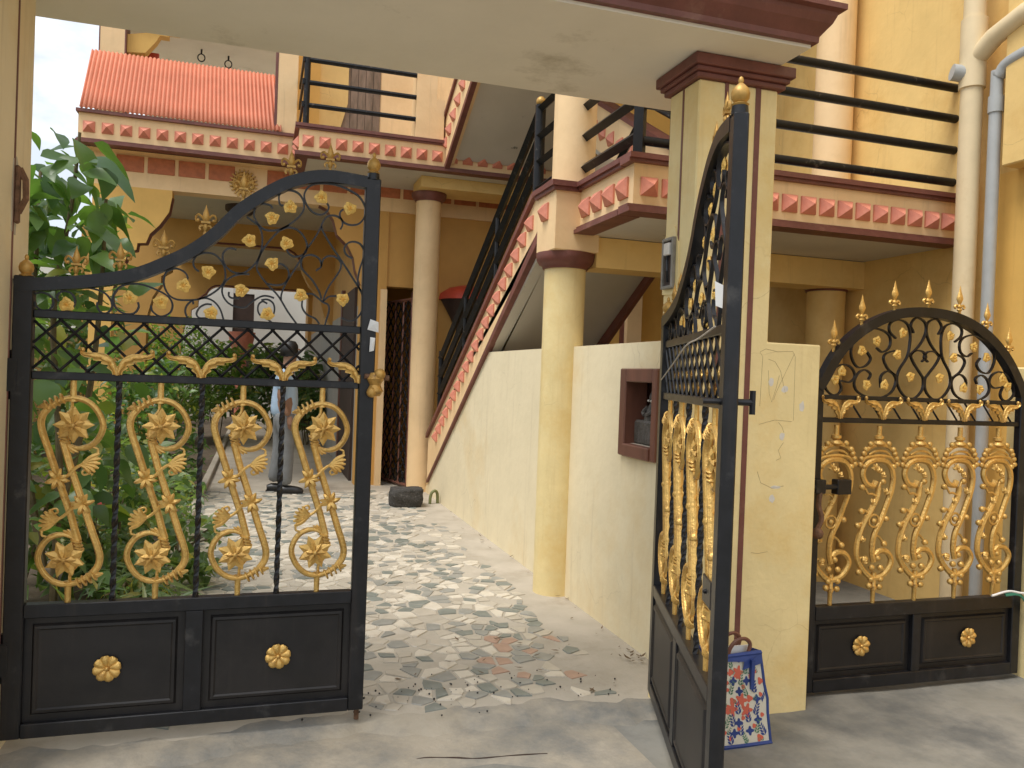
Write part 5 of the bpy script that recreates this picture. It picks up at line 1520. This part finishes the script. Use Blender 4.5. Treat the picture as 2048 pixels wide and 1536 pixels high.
for sgn in (-1, 1):
    hm = MB()
    hx, hy, hz = (.09, -.22, .84) if sgn < 0 else (.06, .22, .84)
    hm.tube([(hx, hy, hz + .06), (hx + .01, hy, hz), (hx + .015, hy, hz - .03)], [.026, .036, .032], 8, sy=.55, up=(1, 0, 0))
    for k, (dx, L) in enumerate(((-.026, .055), (-.009, .07), (.009, .066), (.026, .052))):
        hm.tube([(hx + .015 + dx, hy, hz - .03), (hx + .02 + dx, hy, hz - .03 - L * .55), (hx + .03 + dx, hy + sgn * -.012, hz - .03 - L)], [.009, .0085, .006], 6)
    hm.tube([(hx + .035, hy, hz + .02), (hx + .055, hy, hz - .01), (hx + .058, hy, hz - .04)], [.011, .010, .007], 6)
    hm.build('hand', M['skin'], person, smooth=50)

# ---------------------------------------------------------------- plants
def leaf_mesh(name, wmax, bend, n=6, fold=.22, tip=.3, wavy=0.0, seed=0):
    rl_ = random.Random(seed)
    v, f = [], []
    for i in range(n + 1):
        t = i / n
        w = wmax * (math.sin(math.pi * min(1, t ** .75)) ** .9) * (1 - .25 * t) + .004
        if i == n:
            w = .003
        z = -bend * t * t
        wv = wavy * math.sin(t * 9 + seed)
        v += [(t, -w, z + w * fold + wv * w), (t, 0, z), (t, w, z + w * fold - wv * w)]
    for i in range(n):
        f += [(i * 3, i * 3 + 1, i * 3 + 4, i * 3 + 3), (i * 3 + 1, i * 3 + 2, i * 3 + 5, i * 3 + 4)]
    me = bpy.data.meshes.new(name)
    me.from_pydata(v, [], f)
    me.polygons.foreach_set('use_smooth', [True] * len(f))
    return me, v, f
BIG = []
for k in range(5):
    me, v, f = leaf_mesh('leaf', (.28, .34, .30, .25, .36)[k], (.15, .35, .5, .25, .42)[k], 7, .25, wavy=.12, seed=k)
    me.materials.append(M['leaf'])
    BIG.append(me)
SML = [leaf_mesh('l', w_, b_, 3, .25, seed=9)[1:] for w_, b_ in ((.28, .2), (.34, .4), (.2, .3))]
LNG = [leaf_mesh('l', w_, b_, 5, .2, seed=9)[1:] for w_, b_ in ((.05, .5), (.07, .9), (.06, .2))]

def leaf_rot(d, roll):
    d = Vector(d).normalized()
    up = Vector((0, 0, 1))
    if abs(d.dot(up)) > .97:
        up = Vector((0, 1, 0))
    y_ = up.cross(d).normalized()
    z_ = d.cross(y_)
    return Matrix((d, y_, z_)).transposed().to_4x4() @ Matrix.Rotation(roll, 4, 'X')

def put_leaf(par, p, d, L, roll, k, keep=True):
    o = bpy.data.objects.new('leaf', BIG[k % 5])
    COL.objects.link(o)
    o.parent = par
    mw = Matrix.Translation(p) @ leaf_rot(d, roll) @ Matrix.Diagonal((L, L, L, 1))
    o.matrix_basis = pmat(par).inverted() @ mw
    return o

def foliage(mb, pts, size, rd, shapes, droop=.2, spread=1.0):
    for p in pts:
        d = Vector((rd.uniform(-1, 1), rd.uniform(-1, 1), rd.uniform(-.6, .9) - droop)) * spread
        if d.length < .05:
            continue
        L = size * rd.uniform(.6, 1.3)
        mw = Matrix.Translation(p) @ leaf_rot(d, rd.uniform(-.9, .9)) @ Matrix.Diagonal((L, L, L, 1))
        v, f = shapes[rd.randrange(len(shapes))]
        mb.add([mw @ Vector(q) for q in v], f)

# big-leaved tree by the gate: stems, hand-set large leaves on the skyline, more leaves through the body
tree = thing('broad_leaf_tree', 'tall broad-leaved young tree rising behind the left gate leaf', 'tree', (-1.05, 5.0, 0.03))
tr = MB()
stems = [[(-1.05, 5.0, 0.0), (-1.04, 5.0, .9), (-1.08, 4.95, 1.7), (-1.02, 5.0, 2.3), (-.98, 4.95, 2.7)],
         [(-1.05, 5.0, .5), (-.92, 5.05, 1.2), (-.86, 5.0, 1.8), (-.84, 4.95, 2.35)],
         [(-1.1, 5.0, .3), (-1.25, 5.1, 1.1), (-1.2, 5.05, 1.9), (-1.2, 5.1, 2.5)]]
for s_ in stems:
    c_ = cr(s_, 5)
    tr.tube(c_, [.022 * (1 - .65 * i / len(c_)) for i in range(len(c_))], 7)
tr.build('trunk', M['stem'], tree, smooth=50, keep=True)
SET = [(-.875,4.767,2.608,-.71,4.753,2.417),(-.999,4.859,2.644,-.861,4.86,2.381),(-.96,5.038,2.589,-.728,4.904,2.453),(-1.132,4.609,2.593,-1.11,4.669,2.493),(-1.066,4.782,2.641,-.993,4.69,2.543),(-1.229,5.297,2.642,-1.093,5.265,2.644),(-1.244,5.186,2.556,-1.196,5.155,2.45),(-1.157,5.047,2.527,-.98,4.935,2.474),(-.945,5.044,2.447,-.907,5.111,2.332),(-.877,4.966,2.307,-.715,5.002,2.161),(-.8,5.07,2.312,-.7,4.936,2.202),(-.756,5.131,2.307,-.629,5.129,2.232),(-.906,4.811,2.168,-.743,4.669,2.075),(-1.051,5.206,2.229,-.951,5.174,2.104),(-1.234,5.103,2.284,-1.045,5.173,2.244),(-1.264,5.1,2.253,-1.153,5.18,2.221),(-1.088,4.876,2.13,-1.044,4.927,2.061),(-1.195,4.911,2.086,-1.12,4.995,2.138),(-.966,5.215,2.102,-.813,5.09,2.04),(-.845,4.695,2.005,-.768,4.599,1.922),(-1.251,5.276,2.058,-1.055,5.235,2.011),(-1.222,5.039,2.394,-1.131,4.964,2.35),(-1.225,4.955,2.346,-1.117,4.902,2.365),(-1.051,4.846,2.568,-.976,4.842,2.456),(-.986,5.009,2.535,-.934,5.085,2.432),(-.863,5.077,2.225,-.77,5.16,2.189),(-1.146,5.199,2.362,-1.06,5.297,2.302),(-.891,5.07,2.376,-.806,4.961,2.238),(-1.07,5.202,2.399,-.995,5.294,2.337),(-1.196,5.233,2.521,-1.127,5.226,2.427),(-.807,5.1,1.976,-.636,5.002,1.921),(-.762,5.182,1.814,-.629,5.176,1.881)]
rp = random.Random(21)
for i, q in enumerate(SET):
    p, t = Vector(q[:3]), Vector(q[3:])
    d = t - p
    d.z += .06
    put_leaf(tree, p, d, d.length * 1.15 + .02, rp.uniform(-.6, .8), i)
for i in range(260):
    z = rp.uniform(.55, 2.45) if i < 140 else rp.uniform(1.75, 2.5)
    wd = .34 if z < 1.9 else .26
    p = Vector((-1.06 + rp.uniform(-1.3, 1) * wd, 5.0 + rp.uniform(-.45, .5), z))
    d = Vector((rp.uniform(-.7, 1), rp.uniform(-1, .6), rp.uniform(-.9, .25)))
    put_leaf(tree, p, d, rp.uniform(.11, .24), rp.uniform(-.8, .8), i)

# broad-leaved shrub low behind the gate
shr = thing('dark_leaf_shrub', 'dense dark broad-leaved shrub filling the corner behind the gate hinge', 'shrub', (-1.35, 5.3, 0.03))
s2 = MB()
for k in range(7):
    a = rp.uniform(-.4, .4)
    s2.tube(cr([(-1.35 + a * .2, 5.3, 0), (-1.35 + a * .7, 5.3 + rp.uniform(-.2, .2), .6), (-1.35 + a * 1.2, 5.3 + rp.uniform(-.4, .4), 1.3)], 4), .012, 6)
s2.build('stem', M['stem'], shr, smooth=50, keep=True)
for i in range(130):
    p = Vector((-1.3 + rp.uniform(-.75, .55), 5.4 + rp.uniform(-.7, .6), rp.uniform(.15, 1.75)))
    d = Vector((rp.uniform(-1, 1), rp.uniform(-1, .5), rp.uniform(-.8, .5)))
    put_leaf(shr, p, d, rp.uniform(.14, .25), rp.uniform(-.7, .7), i)

def bush(name, label, cat, base, c, rad, n, size, m, shapes=SML, stems=6, group=None):
    t = thing(name, label, cat, base, 0, group)
    rd = random.Random(int(abs(c[0] * 100 + c[1] * 37)) + n)
    st = MB()
    for k in range(stems):
        e = Vector((c[0] + rd.uniform(-.7, .7) * rad[0], c[1] + rd.uniform(-.7, .7) * rad[1], c[2] + rd.uniform(0, .7) * rad[2]))
        b0 = Vector(base) + Vector((rd.uniform(-.1, .1), rd.uniform(-.1, .1), 0))
        st.tube(cr([b0, b0.lerp(e, .5) + Vector((0, 0, .08)), e], 4), [.010] * 4 + [.006] * 5, 5)
    st.build('stem', M['stem'], t, smooth=50, keep=True)
    pts = []
    cl = [(rd.uniform(-.75, .75), rd.uniform(-.75, .75), rd.uniform(-.75, .8)) for _ in range(max(8, n // 45))]
    while len(pts) < n:
        q = cl[rd.randrange(len(cl))]
        x, y_, z = q[0] + rd.gauss(0, .2), q[1] + rd.gauss(0, .2), q[2] + rd.gauss(0, .2)
        if x * x + y_ * y_ + z * z > 1.35:
            continue
        P = Vector((c[0] + x * rad[0], c[1] + y_ * rad[1], max(.04, c[2] + z * rad[2])))
        pts.append(P)
    mb = MB()
    foliage(mb, pts, size, rd, shapes)
    o = mb.build('foliage', m, t, recalc=False, keep=True)
    o['kind'] = 'stuff'
    return t
bush('hibiscus_bush', 'small-leaved green bush with a red bloom beside the paving', 'bush', (-.95, 6.0, .03), (-1.02, 5.8, .48), (.44, .95, .52), 1150, .10, M['leaf_small'])
bush('ground_cover', 'low bushy ground cover along the planting bed edge', 'bush', (-.8, 7.2, .03), (-.85, 7.3, .33), (.42, 1.1, .36), 1000, .09, M['leaf_small'])
bush('fern_clump', 'clump of thin arching grassy leaves at the corner of the bed', 'plant', (-.62, 5.0, .03), (-.72, 4.9, .16), (.34, .5, .2), 420, .22, M['leaf_small'], LNG)
bush('creeping_plant', 'loose leafy sprigs spilling onto the paving', 'plant', (-.5, 5.9, .0), (-.42, 5.8, .22), (.2, .45, .22), 130, .12, M['leaf_small'])
bush('garden_bush', 'dark rounded bush further back in the garden bed', 'bush', (-1.1, 9.3, .03), (-1.15, 9.4, .75), (.62, .9, .75), 1500, .11, M['leaf'])
bush('pale_bush', 'bright sunlit small-leaved bush at the far end of the bed', 'bush', (-1.8, 15.8, .03), (-1.45, 15.8, 1.25), (.85, .8, 1.0), 2600, .10, M['leaf_light'])
for i, (x, yv, z, rx, rz_, m_, lb) in enumerate(((-.75, 17.0, 1.15, .7, .85, 'leaf_light', 'leafy green plant left of the pink pot at the end of the porch'),
                                   (.30, 16.4, 1.1, .65, .75, 'leaf_small', 'tall bushy plant behind the walking person'),
                                   (.85, 15.6, 1.0, .34, .75, 'leaf_small', 'narrow leafy plant against the grey porch wall'))):
    bush('porch_plant', lb, 'plant', (x, yv, .03), (x, yv, z), (rx, .6, rz_), 900, .17, M[m_])
tag(MB().lathe([(.14, 1.75), (.2, 1.8), (.26, 2.0), (.3, 2.22), (.31, 2.26), (.27, 2.26), (.1, 2.2)], 18, (-.42, 20.0, 0)).lathe([(.12, 0), (.12, 1.75)], 10, (-.42, 20.0, 0)).build('flower_pot', M['terra'], smooth=50),
    'terracotta pot on a stand in front of the far dark door', 'pot')
fl_ = thing('red_flower', 'single red bloom among the leaves behind the gate', 'flower', (-.86, 5.1, .60))
for k in range(5):
    a = k * 1.257
    m_ = MB()
    m_.add([(0, 0, 0), (.03 * math.cos(a) - .014 * math.sin(a), .03 * math.sin(a) + .014 * math.cos(a), .03), (.045 * math.cos(a), .045 * math.sin(a), .038), (.03 * math.cos(a) + .014 * math.sin(a), .03 * math.sin(a) - .014 * math.cos(a), .03)], [(0, 1, 2, 3)])
    m_.build('petal', M['red'], fl_, recalc=False)
MB().tube([(0, 0, 0), (-.01, .02, -.2), (-.02, .1, -.45)], .004, 5).build('stalk', M['stem'], fl_)
bush('tall_bush', 'tall leafy bush between the tree and the stepped arch wall', 'bush', (-2.3, 11.8, .03), (-2.35, 11.8, 1.35), (.6, .7, 1.3), 1700, .13, M['leaf_small'])
# trees beyond the garden, left
def far_tree(base, h, rad, n, label):
    t = thing('garden_tree', label, 'tree', base, 0, 'trees beyond the garden')
    rd = random.Random(n)
    tb = MB().tube(cr([base, (base[0] + .1, base[1], h * .4), (base[0], base[1], h * .75)], 4), [.12, .11, .10, .1, .09, .08, .07, .06, .05], 8)
    for k in range(6):
        a = k * 1.05
        tb.tube([(base[0] + .05, base[1], h * (.4 + .05 * k)), (base[0] + rad * .7 * math.cos(a), base[1] + rad * .7 * math.sin(a), h * (.62 + .05 * k))], [.05, .02], 6)
    tb.build('trunk', M['bark'], t, smooth=50, keep=True)
    cl = [(rd.uniform(-.8, .8), rd.uniform(-.8, .8), rd.uniform(-.8, .9)) for _ in range(26)]
    pts = []
    for k in range(n):
        q = cl[rd.randrange(len(cl))]
        pts.append(Vector((base[0] + (q[0] + rd.gauss(0, .2)) * rad, base[1] + (q[1] + rd.gauss(0, .2)) * rad, h * .72 + (q[2] + rd.gauss(0, .2)) * h * .28)))
    mb = MB()
    foliage(mb, pts, .22, rd, SML)
    o = mb.build('crown', M['leaf_small'], t, recalc=False, keep=True)
    o['kind'] = 'stuff'
far_tree((-4.6, 13.0, -.1), 2.6, 1.3, 2200, 'low leafy tree beyond the boundary wall, nearer the gate')
far_tree((-4.9, 19.0, -.1), 3.0, 1.5, 2200, 'leafy tree beyond the boundary wall, farther down the garden')

# ---------------------------------------------------------------- litter, specks and cracks on the ground
rd = random.Random(77)
lt = MB()
spots = []
for k in range(46):
    t = rd.random()
    spots.append((1.96 - abs(rd.gauss(0, .05)), 3.75 + 5 * t * t))
for k in range(20):
    spots.append((rd.uniform(.95, 1.85), rd.gauss(3.95, .16)))
for k in range(10):
    spots.append((rd.uniform(.3, 1.7), rd.gauss(3.6, .12)))
pts = [Vector((x, y_, .011)) for x, y_ in spots if y_ > 3.3]
for p in pts:
    L = rd.uniform(.012, .05)
    a = rd.uniform(0, 6.28)
    mw = Matrix.Translation(p) @ Matrix.Rotation(a, 4, 'Z') @ Matrix.Rotation(rd.uniform(-.25, .25), 4, 'Y') @ Matrix.Diagonal((L, L * .7, L, 1))
    v, f = SML[rd.randrange(3)]
    lt.add([mw @ Vector((q[0], q[1], abs(q[2]) * .6 + .05)) for q in v], f)
o = lt.build('leaf_litter', M['dry'], recalc=False)
o['kind'] = 'stuff'
tag(o, 'scattered dry leaves and bits along the wall foot and paving', 'litter')
sp = MB()
for k in range(80):
    x, y_ = rd.uniform(.2, 1.7), rd.gauss(3.52, .14)
    if y_ < 3.3:
        continue
    sp.ball((x, y_, .008), rd.uniform(.002, .0055), 5)
o = sp.build('dirt_specks', M['stone_dark'], smooth=60)
o['kind'] = 'stuff'
tag(o, 'small dark crumbs of dirt on the paving near the gate', 'dirt')
ck = [(.1, 2.985), (.2, 2.97), (.33, 2.99), (.42, 2.975), (.55, 3.0), (.66, 3.02), (.76, 3.0), (.85, 2.97), (.98, 2.965), (1.12, 2.95)]
MB().tube([(x, y_, -.0225) for x, y_ in cr([(a + rd.uniform(-.01, .01), b) for a, b in ck], 4)], [.0015 + .0022 * abs(math.sin(i * .7)) for i in range(len(ck) * 4 - 3)], 4).build('crack', M['dark'], pavement)
